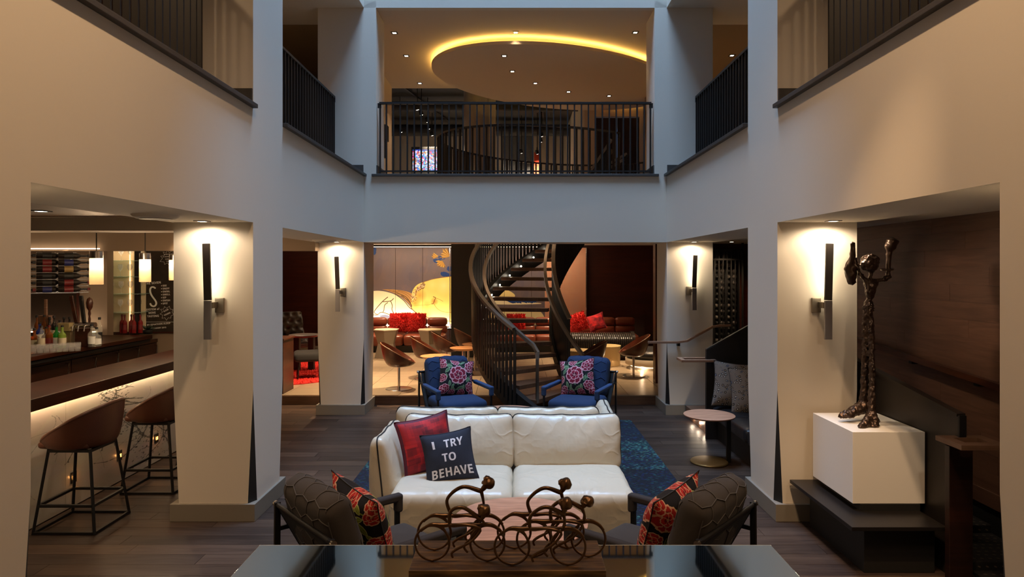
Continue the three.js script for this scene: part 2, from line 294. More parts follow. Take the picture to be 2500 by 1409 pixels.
for (const s of [-1, 1]) {
  const sx = (a, b) => (s < 0 ? [-b, -a] : [a, b]), side = s < 0 ? 'left' : 'right';
  column('column', ...sx(AX, COLX), ...C1, 0.15, SOF, true, 'white square column on the ' + side + ' with black corner wedges, nearer pair');
  column('column', ...sx(AX, COLX), ...C2, 0.15, SOF, true, 'white square column on the ' + side + ' with black corner wedges, farther pair');
  column('wall_' + side, ...sx(AX, COLX), -1.3, 3.03, 0.15, SOF, true, 'white pier at the ' + side + ' edge of the view');
  column('column', ...sx(AX, COLX), ...C1, LED, TOP + 0.1, false, 'upper white column on the ' + side);
  column('column', ...sx(2.06, COLX), C2[0], C2[1] - 0.06, LED, TOP + 0.1, false, 'upper white corner column on the ' + side + ' of the rear gallery');
  const f = struct('wall_' + side, 'white fascia of the ' + side + ' gallery');
  mesh('fascia', uvm(lim(...sx(AX, COLX + 0.02), SOF, LED, -1.3, C2[1])), M.wall, f);
  mesh('header', uvm(lim(...sx(AX, COLX + 0.02), TOP, 6.6, -1.3, C2[1])), M.wall, f); mesh('unseen_dark_shaft', uvm(lim(...sx(AX, COLX + 0.02), 6.6, ROOF, -1.3, C2[1])), M.shaft, f);  // above the header: unseen wall darkened to hold back bounced daylight
  for (const [d0, d1] of [[-1.2, C1[0]], [C1[1], BACK]]) mesh('sill', [rbox(COLX - AX + 0.06, 0.036, d1 - d0 - 0.01, 0.004, s * (COLX + AX - 0.03) / 2, LED + 0.018, -(d0 + d1) / 2)], M.sill, f);
  for (const [d0] of [[C1[0]], [C2[0]]]) mesh('skirting', uvm(lim(...sx(AX + 0.004, COLX), LED + 0.036, LED + 0.17, d0 - 0.016, d0)), M.sill, f);
  const up = struct('floor', 'upper gallery floor on the ' + side);
  mesh('slab', uvm(lim(...sx(COLX, 5.6), 2.78, 3.5, -1.3, C2[1] + 0.1)), M.wall, up);
  const w = struct('wall_' + side, 'outer wall of the upper gallery on the ' + side);
  mesh('wall_body', uvm(lim(...sx(5.0, 5.2), 3.5, TOP + 0.1, -1.3, 14.2)), M.wall, w);
  mesh('added_dark_lining', uvm(lim(...sx(4.86, 5.0), 3.5, TOP, -1.2, 10.2)), M.darkTimber, w);  // added dark sheet, so the gallery behind the railing looks unlit
  mesh('end_wall', uvm(lim(...sx(2.8, 5.2), 3.5, TOP + 0.1, 14.0, 14.15)), M.brownPaint, w);
  mesh('ceiling_end', uvm(lim(...sx(2.8, 5.2), TOP, TOP + 0.12, C2[1], 14.1)), M.brownPaint, w);
  const c = struct('ceiling', 'gallery ceiling on the ' + side);
  mesh('ceiling_panel', uvm(lim(...sx(COLX, 5.2), TOP, TOP + 0.15, -1.3, C2[1])), M.wall, c);
}
{ // rear gallery edge
  const f = struct('wall_rear', 'white fascia under the rear gallery railing');
  mesh('fascia', uvm(lim(-AX, AX, SOF, LED, BACK, C2[1])), M.wall, f);
  mesh('sill', [rbox(4.24, 0.036, 0.66, 0.004, 0, LED + 0.018, -(BACK + 0.30))], M.sill, f);
  mesh('header', uvm(lim(-2.94, 2.94, TOP, 6.6, BACK, BACK + 0.1)), M.wall, f); mesh('unseen_dark_shaft', uvm(lim(-2.94, 2.94, 6.6, ROOF, BACK, BACK + 0.1)), M.shaft, f);
  for (const s of [-1, 1]) mesh('skirting', uvm(lim(s > 0 ? 2.044 : -2.06, s > 0 ? 2.06 : -2.044, LED + 0.036, LED + 0.17, BACK + 0.02, C2[1] - 0.06)), M.sill, f);
}
{ // roof with a frosted skylight over the far half
  const c = struct('ceiling', 'high ceiling of the atrium around the skylight');
  mesh('roof_panel', uvm(lim(-2.94, 2.94, ROOF, ROOF + 0.2, -1.3, 5.45)), M.wall, c);
  mesh('roof_edge', [lim(-2.94, -2.1, ROOF, ROOF + 0.2, 5.45, 10.36), lim(2.1, 2.94, ROOF, ROOF + 0.2, 5.45, 10.36), lim(-2.1, 2.1, ROOF, ROOF + 0.2, 9.1, 10.36)], M.wall, c);
  mesh('wall_behind_camera', uvm(lim(-7.6, 5.6, -0.3, ROOF + 0.2, -1.5, -1.3)), M.wall, c);
  const sk = struct('window_1', 'frosted skylight with dark glazing bars');
  const fm = glow(DAY, 1.2);
  for (let i = 0; i < 3; i++) for (let j = 0; j < 3; j++) mesh('pane', [box(1.37, 0.02, 1.12, -1.4 + i * 1.4, ROOF + 0.03, -(6.05 + j * 1.24))], fm, sk);
  for (let i = 0; i < 4; i++) mesh('glazing_bar', [lim(-2.11 + i * 1.4 - 0.02, -2.11 + i * 1.4 + 0.02, ROOF - 0.03, ROOF + 0.06, 5.45, 9.1)], M.railMetal, sk);
  for (const [i, [x, d]] of NEAR_LAMPS.entries()) {
    const l = thing('ceiling_lamp', 'round recessed warm lamp over the ' + (x < 0 ? 'left' : 'right') + ' gallery edge, ' + ['nearest the viewer', 'middle of three', 'farthest of three'][i >> 1], 'lamp', [x, TOP, -d], 0, 'recessed lamps in the high ceiling');
    mesh('trim_ring', [lathe([[0.09, 0], [0.12, -0.004], [0.12, 0.0]], 24)], M.steel, l); mesh('lens', [cyl(0.088, 0.088, 0.012, 0, -0.004, 0)], M.glowLamp, l);
  }
}
{ // unseen low ceiling added to keep skylight off the near walls
  const c = struct('ceiling', 'unseen lower ceiling added to shield the near bay from the skylight');
  mesh('ceiling_panel', uvm(lim(-2.94, 2.94, TOP, TOP + 0.4, -1.3, 5.3)), M.wall, c); mesh('unseen_light_screen', uvm(lim(-2.24, 2.24, TOP + 0.4, ROOF, 5.2, 5.3)), M.shaft, c);
}
// lower left: bar room shell
M.barWall = std({ color: lin(0.26, 0.18, 0.115), roughness: 0.8, bumpMap: T.plaster, bumpScale: 0.0006 });
M.ceilBrown = std({ color: lin(0.30, 0.22, 0.15), roughness: 0.6 });
{
  const w = struct('wall_left', 'warm tan rear wall of the bar');
  mesh('wall_body', uvm(lim(-7.8, -6.04, 0, 2.9, 9.7, 9.85)), M.barWall, w);
  mesh('outer_wall', uvm(lim(-7.8, -7.6, 0, 2.9, -1.3, 10.4)), M.barWall, w);
  mesh('chalkboard_wall', uvm(lim(-6.04, -3.75, 0, 2.9, 10.24, 10.4)), M.barWall, w);
  const c = struct('ceiling', 'ceiling over the bar');
  mesh('ceiling_panel', uvm(lim(-7.8, -COLX, 2.62, 2.78, -1.3, 5.9)), M.ceilBrown, c);
  mesh('beam', uvm(lim(-7.6, -COLX, 2.50, 2.62, 5.92, 6.25)), M.wall, c);
  mesh('inner_ceiling', uvm(lim(-7.8, -COLX, 2.70, 2.78, 6.25, 10.4)), M.wall, c);
  mesh('rear_bulkhead', uvm(lim(-7.6, -2.9, 2.42, 2.7, 9.5, 9.7)), M.barWall, c);
}
{ // lower right: timber wall with boards one by one
  const w = struct('wall_right', 'brown horizontal timber boards on the right wall');
  mesh('backing', uvm(lim(3.72, 3.9, 0, 2.9, -1.3, 8.3)), M.black, w);
  const rnd = rng(8);
  for (let r = 0; r < 15; r++) { let d = 2.4 - rnd() * 0.8; while (d < 8.3) { const L = 1.3 + rnd() * 0.8, d1 = Math.min(8.3, d + L); const g = uvm(lim(3.70, 3.722, 0.42 + r * 0.146, 0.42 + r * 0.146 + 0.1453, Math.max(d, 1.5), d1 - 0.002)), u = g.attributes.uv, o = rnd() * 9; for (let i = 0; i < u.count; i++) u.setXY(i, u.getX(i) + o, u.getY(i) + r * 0.37); mesh('wall_board', g, rnd() < 0.5 ? M.panel : M.panel2, w); d = d1; } }
  mesh('skirting', uvm(lim(3.69, 3.71, 0.30, 0.42, 1.5, 8.3)), M.panel2, w);
  const e = struct('wall_right', 'walls and steps behind the right side');
  mesh('end_wall', uvm(lim(3.7, 5.2, 0, 2.9, 8.1, 8.3)), M.redwood, e);
  mesh('outer_wall', uvm(lim(4.6, 4.8, 0, 2.9, 8.3, 11.6)), M.redwood, e);
  mesh('stair_wall', uvm(lim(2.46, 4.8, 0, 2.9, 11.5, 11.7)), M.redwood, e);
  const c = struct('ceiling', 'soffit on the right side');
  mesh('ceiling_panel', uvm(lim(COLX, 5.2, 2.60, 2.78, -1.3, 11.6)), M.wall, c);
}
// lounge behind: walls and ceiling
{
  const w = struct('wall_rear', 'dark red timber walls of the lounge');
  mesh('wall_body', uvm(lim(-8, 6, 0, 2.9, 17.15, 17.3)), M.redwood, w);
  mesh('side_wall', uvm(lim(-8, -7.8, 0, 2.9, 10.3, 17.2)), M.redwood, w);
  mesh('side_wall', uvm(lim(4.8, 5.0, 0, 2.9, 11.6, 17.2)), M.redwood, w);
}
const WELL = { x: 0.90, d: 13.03, a: 2.75, b: 1.853, t: Math.atan2(0.621, 0.784) };
const wellPt = (q, k = 0) => { const u = (WELL.a + k) * Math.cos(q), v = (WELL.b + k) * Math.sin(q); return [WELL.x + u * Math.cos(WELL.t) - v * Math.sin(WELL.t), WELL.d + u * Math.sin(WELL.t) + v * Math.cos(WELL.t)]; };
const wellRing = (k, n = 72) => Array.from({ length: n }, (_, i) => wellPt(i / n * 2 * PI, k));
{
  const s = struct('floor', 'upper rear gallery floor with the oval stair opening');
  const g = extrude([[-8, 10.3], [5.2, 10.3], [5.2, 21], [-8, 21]], 0.72, 0, [wellRing(0)]); g.rotateX(-PI / 2); g.scale(1, 1, 1); g.translate(0, 2.78, 0);
  mesh('slab', uvm(g), M.wall, s);
}
{ // upper rear gallery
  const c = struct('ceiling', 'cream ceiling of the upper rear gallery with an oval dropped disc');
  M.ceilUp = std({ color: lin(0.60, 0.48, 0.36), roughness: 0.85 });
  mesh('ceiling_panel', [lim(-2.8, 2.8, TOP, TOP + 0.12, BACK + 0.1, 14.0), lim(1.75, 5.2, TOP, TOP + 0.12, 14.0, 18)], M.ceilUp, c);
  const g = extrude(wellRing(0), 0.05, 0.004); g.rotateX(-PI / 2); g.translate(0, 5.86, 0); mesh('oval_disc', uvm(g), M.ceilUp, c);
  const g2 = extrude(wellRing(-0.22), 0.115, 0); g2.rotateX(-PI / 2); g2.translate(0, 5.912, 0); mesh('disc_mount', g2, M.ceilUp, c);
  // light cove hidden above the rim of the disc
  const ring = wellRing(-0.10, 90).map(([x, d]) => V(x, 5.925, -d));
  mesh('cove_light', [tube(ring, 0.012, 180, 6, true)], glow(new THREE.Color(1, 0.66, 0.16), 9), c);
  for (let i = 0; i < 40; i++) { const [x, d] = wellPt((i + 0.5) / 40 * 2 * PI, -0.08), [xa, da] = wellPt(i / 40 * 2 * PI, -0.08), [xb, db] = wellPt((i + 1) / 40 * 2 * PI, -0.08); if (d > 14.2) continue; const l = areaLight(new THREE.Color(1, 0.68, 0.18), 26, Math.hypot(xb - xa, db - da), 0.03, [x, 5.945, -d], [x, 7, -d]); l.rotation.set(PI / 2, 0, Math.atan2(-(db - da), xb - xa)); }
  mesh('dark_ceiling', [lim(-8, 1.75, 6.42, 6.55, 13.9, 21)], M.blackPaint, c);
  const w = struct('wall_rear', 'walls of the upper rear gallery');
  M.galleryWall = std({ color: lin(0.42, 0.38, 0.33), roughness: 0.8 });
  mesh('far_wall', uvm(lim(-8, 1.7, 3.5, 6.5, 20, 20.2)), M.galleryWall, w);
  mesh('left_wall', uvm(lim(-2.8, -2.62, 3.5, TOP + 0.05, C2[1], 13.9)), M.ceilUp, w);
  mesh('far_left_wall', uvm(lim(-8, -7.8, 3.5, 6.5, 13.9, 20)), M.galleryWall, w);
  mesh('door_wall', [lim(1.62, 1.88, 3.5, TOP + 0.05, 15.3, 15.45), lim(2.9, 5.2, 3.5, TOP + 0.05, 15.3, 15.45), lim(1.88, 2.9, 5.72, TOP + 0.05, 15.3, 15.45)], M.ceilUp, w);
  mesh('right_return', uvm(lim(1.55, 1.62, 3.5, 6.42, 15.3, 20)), M.wall, w);
  mesh('dark_bulkhead', [lim(-2.8, 1.75, TOP + 0.12, 6.5, 13.88, 13.95)], M.blackPaint, w);
  const dr = struct('door_1', 'dark brown double door of the upper gallery');
  M.doorWood = std({ map: rep(T.walnut, 0.4, 0.8), color: lin(0.35, 0.33, 0.33), roughness: 0.45 });
  for (const k of [0, 1]) mesh('door_leaf', [rbox(0.50, 2.2, 0.045, 0.004, 2.135 + k * 0.51, 4.6, -15.37)], M.doorWood, dr);
  for (const k of [0, 1]) mesh('handle', [rbox(0.02, 0.3, 0.03, 0.006, 2.36 + k * 0.06, 4.5, -15.33)], M.steel, dr);
}
// ---------------------------------------------------------------- railings
function railing(label, pts, h, gap, group) {                    // top rail, bottom rail and one baluster after another along a path
  const o = thing('railing', label, 'railing', pts[0], 0, group), base = V(...pts[0]), c = new THREE.CurvePath();
  const P = pts.map((p) => V(...p).sub(base)), shift = (dy) => P.map((p) => p.clone().add(V(0, dy, 0)));
  mesh('top_rail', [sweep(shift(h - 0.015), 0.055, 0.03)], M.railMetal, o);
  mesh('bottom_rail', [sweep(shift(0.05), 0.03, 0.02)], M.railMetal, o);
  let L = 0; const acc = [0]; for (let i = 1; i < P.length; i++) { L += P[i].distanceTo(P[i - 1]); acc.push(L); }
  const n = Math.round(L / gap), g = uvm(new THREE.BoxGeometry(0.046, h - 0.03, 0.018));
  for (let k = 0; k <= n; k++) {
    const s = clamp(k / n * L, 0.01, L - 0.01); let i = 1; while (acc[i] < s) i++; const f = (s - acc[i - 1]) / (acc[i] - acc[i - 1]), p = P[i - 1].clone().lerp(P[i], f), t = P[i].clone().sub(P[i - 1]);
    const m = mesh('baluster', g, M.railMetal, o); m.position.set(p.x, p.y + (h - 0.03) / 2, p.z); m.rotation.y = Math.atan2(t.x, t.z);
  }
  for (const q of [P[0], P[P.length - 1]]) mesh('end_bracket', [box(0.05, 0.07, 0.03, q.x, q.y + h - 0.05, q.z)], M.railMetal, o);
  return o;
}
const RH = 1.14, RY = LED + 0.037, RX = 2.68;
railing('black railing across the rear gallery, facing the viewer', [[-2.02, RY, -(BACK + 0.06)], [2.02, RY, -(BACK + 0.06)]], 1.075, 0.104, 'gallery railings');
for (const s of [-1, 1]) {
  const side = s < 0 ? 'left' : 'right';
  railing('black railing of the ' + side + ' gallery between the two columns', [[s * RX, RY, -(C1[1] + 0.02)], [s * RX, RY, -(BACK - 0.03)]], RH, 0.105, 'gallery railings');
  railing('black railing of the ' + side + ' gallery nearest the viewer', [[s * RX, RY, -2.2], [s * RX, RY, -(C1[0] - 0.03)]], RH, 0.105, 'gallery railings');
}
{ // oval guard round the stair opening
  const q = []; for (let i = 0; i <= 64; i++) { const a = R(-50) + i / 64 * R(316); const [x, d] = wellPt(a, -0.12); q.push([x, 3.5, -d]); }
  railing('curved black railing round the oval stair opening upstairs', q, 1.07, 0.13, 'gallery railings');
}
// ---------------------------------------------------------------- helical staircase
{
  const CX = 1.45, CD = 11.2, RO = 2.07, RI = 0.85, o = thing('spiral_staircase', 'dark curving staircase with lit open treads rising to the upper gallery', 'staircase', [CX, 0, -CD]);
  const phi = (n) => R(20 + 8.75 * (n - 9)), ht = (n) => 0.07 + 0.176 * n, at = (n, r, y) => V(-r * Math.cos(phi(n)), y, -r * Math.sin(phi(n)));
  M.tread = std({ map: rep(T.oak, 0.8, 1.2), color: lin(0.42, 0.38, 0.35), roughness: 0.4 });
  for (let n = 1; n <= 19; n++) {
    const q = []; for (let i = 0; i <= 4; i++) { const a = n - 0.62 + i / 4 * 1.24, p = at(a, RO - 0.05, 0); q.push([p.x, -p.z]); } for (let i = 4; i >= 0; i--) { const a = n - 0.62 + i / 4 * 1.24, p = at(a, RI + 0.05, 0); q.push([p.x, -p.z]); }
    const g = extrude(q.reverse(), 0.055, 0.003); g.rotateX(-PI / 2); g.translate(0, ht(n) - 0.058, 0); mesh('tread', uvm(g, 1, true), M.tread, o);
  }
  const path = (r, dy, a, b, k = 3) => { const q = []; for (let i = 0; i <= (b - a) * k; i++) { const n = a + i / k; q.push(at(n, r, ht(n) + dy)); } return q; };
  mesh('outer_stringer', [sweep(path(RO + 0.06, -0.09, 0.2, 19.6), 0.10, 0.30)], M.blackMetal, o);
  mesh('inner_stringer', [sweep(path(RI, -0.10, 0.2, 19.6), 0.04, 0.12)], M.blackMetal, o);
  M.rail = std({ color: lin(0.21, 0.165, 0.125), metalness: 0.6, roughness: 0.35 });
  mesh('outer_guard_rail', [sweep(path(RO + 0.14, 1.0, 1.2, 19.6, 4), 0.065, 0.045)], M.rail, o);
  mesh('inner_guard_rail', [sweep(path(RI - 0.05, 1.0, 1.6, 19.6, 4), 0.065, 0.045)], M.rail, o);
  const h1 = path(RO - 0.09, 0.86, 0.4, 19.6, 4), h2 = path(RI + 0.09, 0.86, 0.2, 19.6, 4);
  mesh('outer_handrail', [sweep([h1[0].clone().add(V(0, -0.80, 0.0)), h1[0].clone().add(V(0, -0.16, 0.02)), h1[0].clone().add(V(0, -0.06, 0)), ...h1.slice(1)], 0.05, 0.05)], M.rail, o);
  mesh('inner_handrail', [sweep([h2[0].clone().add(V(0.12, -0.16, 0.14)), ...h2], 0.05, 0.05)], M.rail, o);
  const gb = uvm(new THREE.BoxGeometry(0.012, 1.15, 0.05));
  for (let n = 1.2; n <= 19.6; n += 0.25) { const m = mesh('baluster', gb, M.blackMetal, o), p = at(n, RO + 0.12, ht(n) + 0.42); m.position.copy(p); m.rotation.y = -phi(n); }
  for (let n = 1.6; n <= 19.6; n += 0.42) { const m = mesh('baluster', gb, M.blackMetal, o), p = at(n, RI - 0.03, ht(n) + 0.42); m.position.copy(p); m.rotation.y = -phi(n); }
  const lampG = cyl(0.014, 0.014, 0.012, 0, 0, 0, 12, 0, 0, PI / 2), lm = glow(new THREE.Color(1, 0.9, 0.7), 30);
  for (let n = 3; n <= 15; n++) { const p = at(n + 0.3, RO - 0.035, ht(n) + 0.03), m = mesh('step_light', lampG, lm, o); m.position.copy(p); m.rotation.y = -phi(n + 0.3); if (n > 6) point(SOFT, 0.03, [p.x + CX + 0.035 * Math.cos(phi(n + 0.3)), p.y, p.z - CD + 0.035 * Math.sin(phi(n + 0.3))], 0.5); }
}
{ const l = struct('floor', 'small landing at the head of the staircase'); mesh('landing', uvm(lim(1.75, 3.1, 3.42, 3.5, 11.75, 12.9)), M.blackMetal, l); }
// ---------------------------------------------------------------- wall sconces and recessed lamps beside the columns
M.sconceDark = std({ color: lin(0.05, 0.04, 0.033), metalness: 0.6, roughness: 0.4 });
M.sconcePlate = std({ color: lin(0.30, 0.25, 0.19), metalness: 0.8, roughness: 0.35 });
function sconce(x, y, d, s, label, away = false) {                            // s: side on which the wall plate shows
  const o = thing('wall_sconce', label, 'wall lamp', [x, y, -d], away ? PI : 0, 'bar-shaped wall sconces on the columns');
  mesh('upper_blade', [rbox(0.062, 0.475, 0.02, 0.003, 0, 0.24, 0.125, R(-3), 0, R(s * 3))], M.sconceDark, o);
  mesh('lower_blade', [rbox(0.062, 0.325, 0.02, 0.003, s * 0.007, -0.163, 0.128)], M.steel, o);
  mesh('light_strip', [rbox(0.05, 0.42, 0.012, 0.002, 0, 0.235, 0.108, R(-3), 0, R(s * 3))], glow(new THREE.Color(1, 0.88, 0.62), 4), o);
  mesh('wall_plate', [rbox(0.075, 0.125, 0.022, 0.003, s * 0.055, -0.045, 0.012)], M.sconcePlate, o);
  mesh('arm', [rbox(0.03, 0.05, 0.11, 0.003, s * 0.03, -0.04, 0.066)], M.sconcePlate, o);
  const k = away ? -1 : 1; areaLight(new THREE.Color(1, 0.86, 0.62), 13, 0.05, 0.42, [x, y + 0.235, -d + k * 0.098], [x, y + 0.235, -d - k]);
  return o;
}
const SC = 1.86;
sconce(-2.575, 1.89, C1[0], 1, 'slim dark wall sconce glowing on the left nearer column by the bar');
sconce(2.62, 1.89, C1[0], -1, 'slim dark wall sconce glowing on the right nearer column behind the sculpture');
sconce(-2.60, 1.86, C2[0], 1, 'slim dark wall sconce glowing on the left farther column');
sconce(2.62, 1.88, C2[0], -1, 'slim dark wall sconce glowing on the right farther column');
for (const s of [-1, 1]) sconce(s * 2.58, 1.89, 3.03, -s, 'slim dark wall sconce on the far face of the ' + (s < 0 ? 'left' : 'right') + ' edge pier', true);
function downlight(x, y, d, label, group, size = 0.1, lum = M.glowLamp) {
  const o = thing('recessed_light', label, 'ceiling light', [x, y, -d], 0, group);
  const a = size / 2, b = size / 2 * 0.55, s = new THREE.Shape([[-a, -a], [a, -a], [a, a], [-a, a]].map((p) => new THREE.Vector2(...p))); s.holes.push(new THREE.Path([[-b, -b], [b, -b], [b, b], [-b, b]].map((p) => new THREE.Vector2(...p))));
  const g = new THREE.ExtrudeGeometry(s, { depth: 0.006, bevelEnabled: false }); g.rotateX(PI / 2);
  mesh('trim', [g], M.sconceDark, o); mesh('lens', [box(b * 2, 0.006, b * 2, 0, -0.0035, 0)], lum, o); return o;
}
for (const [x, d, I, l] of [[-2.60, 5.44, 3.2, 'small square recessed light in the soffit before the left nearer column'], [2.63, 5.42, 4.2, 'small square recessed light in the soffit above the white plinth'], [-2.60, 9.53, 3, 'small square recessed light in the soffit before the left farther column'], [2.60, 9.53, 3, 'small square recessed light in the soffit before the right farther column']]) {
  downlight(x, SOF, d, l, 'soffit lights by the columns');
  spot(SOFT, I * 0.45, [x, SOF - 0.02, -d], [x, 0, -d - 0.02], R(86), 0.3, 1.5);
}
{ // soffit speaker / sensor discs
  for (const [x, d, l] of [[-2.66, 4.85, 'shallow white ceiling speaker disc in the left soffit'], [-2.62, 9.0, 'shallow white ceiling speaker disc in the farther left soffit']]) {
    const o = thing('ceiling_speaker', l, 'speaker', [x, SOF, -d]); mesh('rim', [lathe([[0.001, -0.028], [0.13, -0.028], [0.155, -0.012], [0.165, 0]], 36)], M.wall, o); mesh('grille', [cyl(0.11, 0.11, 0.004, 0, -0.030, 0)], M.base, o);
  }
  for (const s of [-1, 1]) {                                    // lamp just behind each near pier, lighting its soffit
    downlight(s * 2.6, SOF, 3.2, 'small square recessed light beside the ' + (s < 0 ? 'left' : 'right') + ' edge pier', 'soffit lights by the columns');
    spot(SOFT, 2, [s * 2.6, SOF - 0.02, -3.2], [s * 2.6, 0, -3.2], R(86), 0.3, 1.5);
  }
}
// upper gallery ceiling lights
const upLight = (px, py, where, I = 3.5) => { const k = where === 'disc' ? 5.855 : TOP, d = (k - 2.15) * 1600 / (658 - py), x = (px - 1258) * d / 1600; return [x, k, d, I]; };
const UL = [[963, 80, 'c'], [992, 136, 'c'], [1025, 203, 'c'], [1259, 79, 'c'], [1551, 79, 'c'], [1231, 136, 'disc'], [1251, 174, 'disc'], [1307, 203, 'disc'], [1388, 224, 'disc'], [1487, 234, 'disc'], [1515, 268, 'c'], [1787, 135, 'c']];
const ULn = ['near the left corner of the upper ceiling', 'left of the glowing oval', 'farthest left before the dark ceiling', 'above the glowing rim of the oval', 'near the right corner of the upper ceiling', 'nearest on the oval disc', 'second on the oval disc', 'third on the oval disc', 'fourth on the oval disc', 'farthest right on the oval disc', 'above the dark double door', 'over the right gallery'];
UL.forEach(([px, py, w], i) => { const [x, y, d, I] = upLight(px, py, w); downlight(x, y, d, 'small square recessed light ' + ULn[i], 'upper gallery ceiling lights', 0.105, glow(new THREE.Color(1, 0.86, 0.66), 8)); spot(WARM, i === 11 ? 8 : i === 3 ? 1 : 3.6, [x, y - 0.02, -d], [x, 0, -d], R(48), 0.7, 1.2); });
// warm corridor lamp on the left gallery too
downlight(-3.9, TOP, 8.2, 'small square recessed light over the left gallery', 'upper gallery ceiling lights'); spot(WARM, 10, [-3.9, TOP - 0.02, -8.2], [-3.9, 0, -8.2], R(48), 0.7, 1.2);
for (const s of [-1, 1]) { downlight(s * 3.9, TOP, 3.4, 'small square recessed light over the ' + (s < 0 ? 'left' : 'right') + ' gallery near the viewer', 'upper gallery ceiling lights'); spot(WARM, 15, [s * 3.9, TOP - 0.02, -3.4], [s * 3.6, 3.5, -4.4], R(60), 0.7, 6); }
// lounge downlights
for (const [x, d, I, l] of [[-3.0, 10.95, 46, 'recessed light over the left edge of the lounge'], [-1.8, 11.6, 46, 'recessed light over the lounge swivel chairs'], [-2.6, 13.6, 36, 'recessed light over the faceted side tables'], [-4.6, 12.9, 24, 'recessed light over the red shag rug'], [2.6, 12.4, 30, 'recessed light over the right lounge chair'], [3.4, 14.2, 16, 'recessed light before the low cabinet'], [-1.2, 15.2, 18, 'recessed light before the mural, by the dark pillar'], [1.9, 14.0, 30, 'recessed light over the black ribbed bench'], [-3.0, 15.4, 30, 'recessed light over the left banquette'], [1.2, 15.6, 22, 'recessed light over the right banquette']]) { downlight(x, 2.78, d, l, 'lounge ceiling lights', 0.1); spot(WARM, I, [x, 2.76, -d], [x, 0, -d], R(42), 0.6, 1.2); }
// ---------------------------------------------------------------- the bar on the left
T.marble = canvasTex(1536, 768, (c, w, h) => {
  c.fillStyle = '#d9d2c3'; c.fillRect(0, 0, w, h); const r = rng(31);
  for (let i = 0; i < 260; i++) { c.fillStyle = `rgba(${170 + r() * 50},${165 + r() * 45},${150 + r() * 40},0.07)`; c.beginPath(); c.ellipse(r() * w, r() * h, 30 + r() * 150, 15 + r() * 60, r() * 3, 0, 7); c.fill(); }
  const vein = (x, y, a, len, wd, col) => { c.strokeStyle = col; for (let k = 0; k < len; k++) { c.lineWidth = wd * (0.4 + r()); c.beginPath(); c.moveTo(x, y); a += (r() - 0.5) * 0.5; x += Math.cos(a) * 9; y += Math.sin(a) * 9; c.lineTo(x, y); c.stroke(); if (r() < 0.03 && wd > 1) vein(x, y, a + (r() - 0.5) * 2, len * 0.4 | 0, wd * 0.55, col); } };
  for (let i = 0; i < 16; i++) vein(r() * w, r() * h * 0.4, 0.7 + r() * 0.9, 55, 2.6, 'rgba(92,88,80,0.4)');
  for (let i = 0; i < 7; i++) vein(w * (0.41 + r() * 0.08), h * (0.02 + r() * 0.3), 1.0 + r() * 0.5, 48, 9, 'rgba(48,48,42,0.5)');
  for (let i = 0; i < 7; i++) vein(w * (0.51 + r() * 0.15), h * (0.3 + r() * 0.3), 0.9 + r() * 0.9, 46, 8.5, 'rgba(44,44,40,0.5)');
  for (let i = 0; i < 500; i++) { const b = r() < 0.5; c.fillStyle = `rgba(40,44,38,${0.2 + r() * 0.4})`; c.beginPath(); c.ellipse(w * (b ? 0.42 + r() * 0.1 : 0.52 + r() * 0.15), h * (b ? r() * 0.55 : 0.35 + r() * 0.6), 2 + r() * 8, 1 + r() * 4, r() * 3, 0, 7); c.fill(); }
});
{
  const o = thing('bar_counter', 'long bar with a dark walnut top over a veined white marble front', 'bar', [-4.0, 0, -6.7]);
  M.marble = std({ map: T.marble, roughness: 0.25 });
  const g = new THREE.BoxGeometry(0.05, 1.02, 5.2), u = g.attributes.uv; // one slab face over the whole map
  for (let k = 0; k < 3; k++) { const d0 = 4.1 + k * 1.733, gg = new THREE.BoxGeometry(0.05, 1.02, 1.729), uu = gg.attributes.uv; for (let i = 0; i < uu.count; i++) uu.setX(i, (k + 1 - uu.getX(i)) / 3 ); for (let i = 0; i < 4; i++) uu.setX(i, (k + uu.array[i * 2] * 0 + (i % 2 ? 1 : 0)) / 3); gg.translate(-0.025, 0.52, -(d0 + 0.8665) + 6.7); mesh('marble_slab', [gg], M.marble, o); }
  mesh('walnut_top', [rbox(0.56, 0.1, 5.5, 0.008, 0.0, 1.10, 0)], M.bartop, o);
  mesh('carcass', [box(0.28, 1.03, 5.2, -0.19, 0.525, 0)], M.black, o);
  mesh('led_strip', [box(0.02, 0.012, 5.0, 0.03, 1.042, 0)], glow(WARMER, 5), o);
  areaLight(WARM, 26, 5.0, 0.03, [-3.955, 1.034, -6.7], [-4.10, 0.0, -6.7]);
  for (const [d, y] of [[5.93, 0.27], [6.62, 0.27], [7.30, 0.27]]) { const f = mesh('footlight_plate', [rbox(0.008, 0.10, 0.075, 0.002, 0.004, y, -d + 6.7)], M.blackMetal, o); mesh('footlight_lens', [box(0.006, 0.035, 0.04, 0.008, y, -d + 6.7)], glow(new THREE.Color(1, 0.38, 0.06), 1.6), f); point(new THREE.Color(1, 0.4, 0.1), 0.008, [-3.97, y, -d], 0.5); }
}
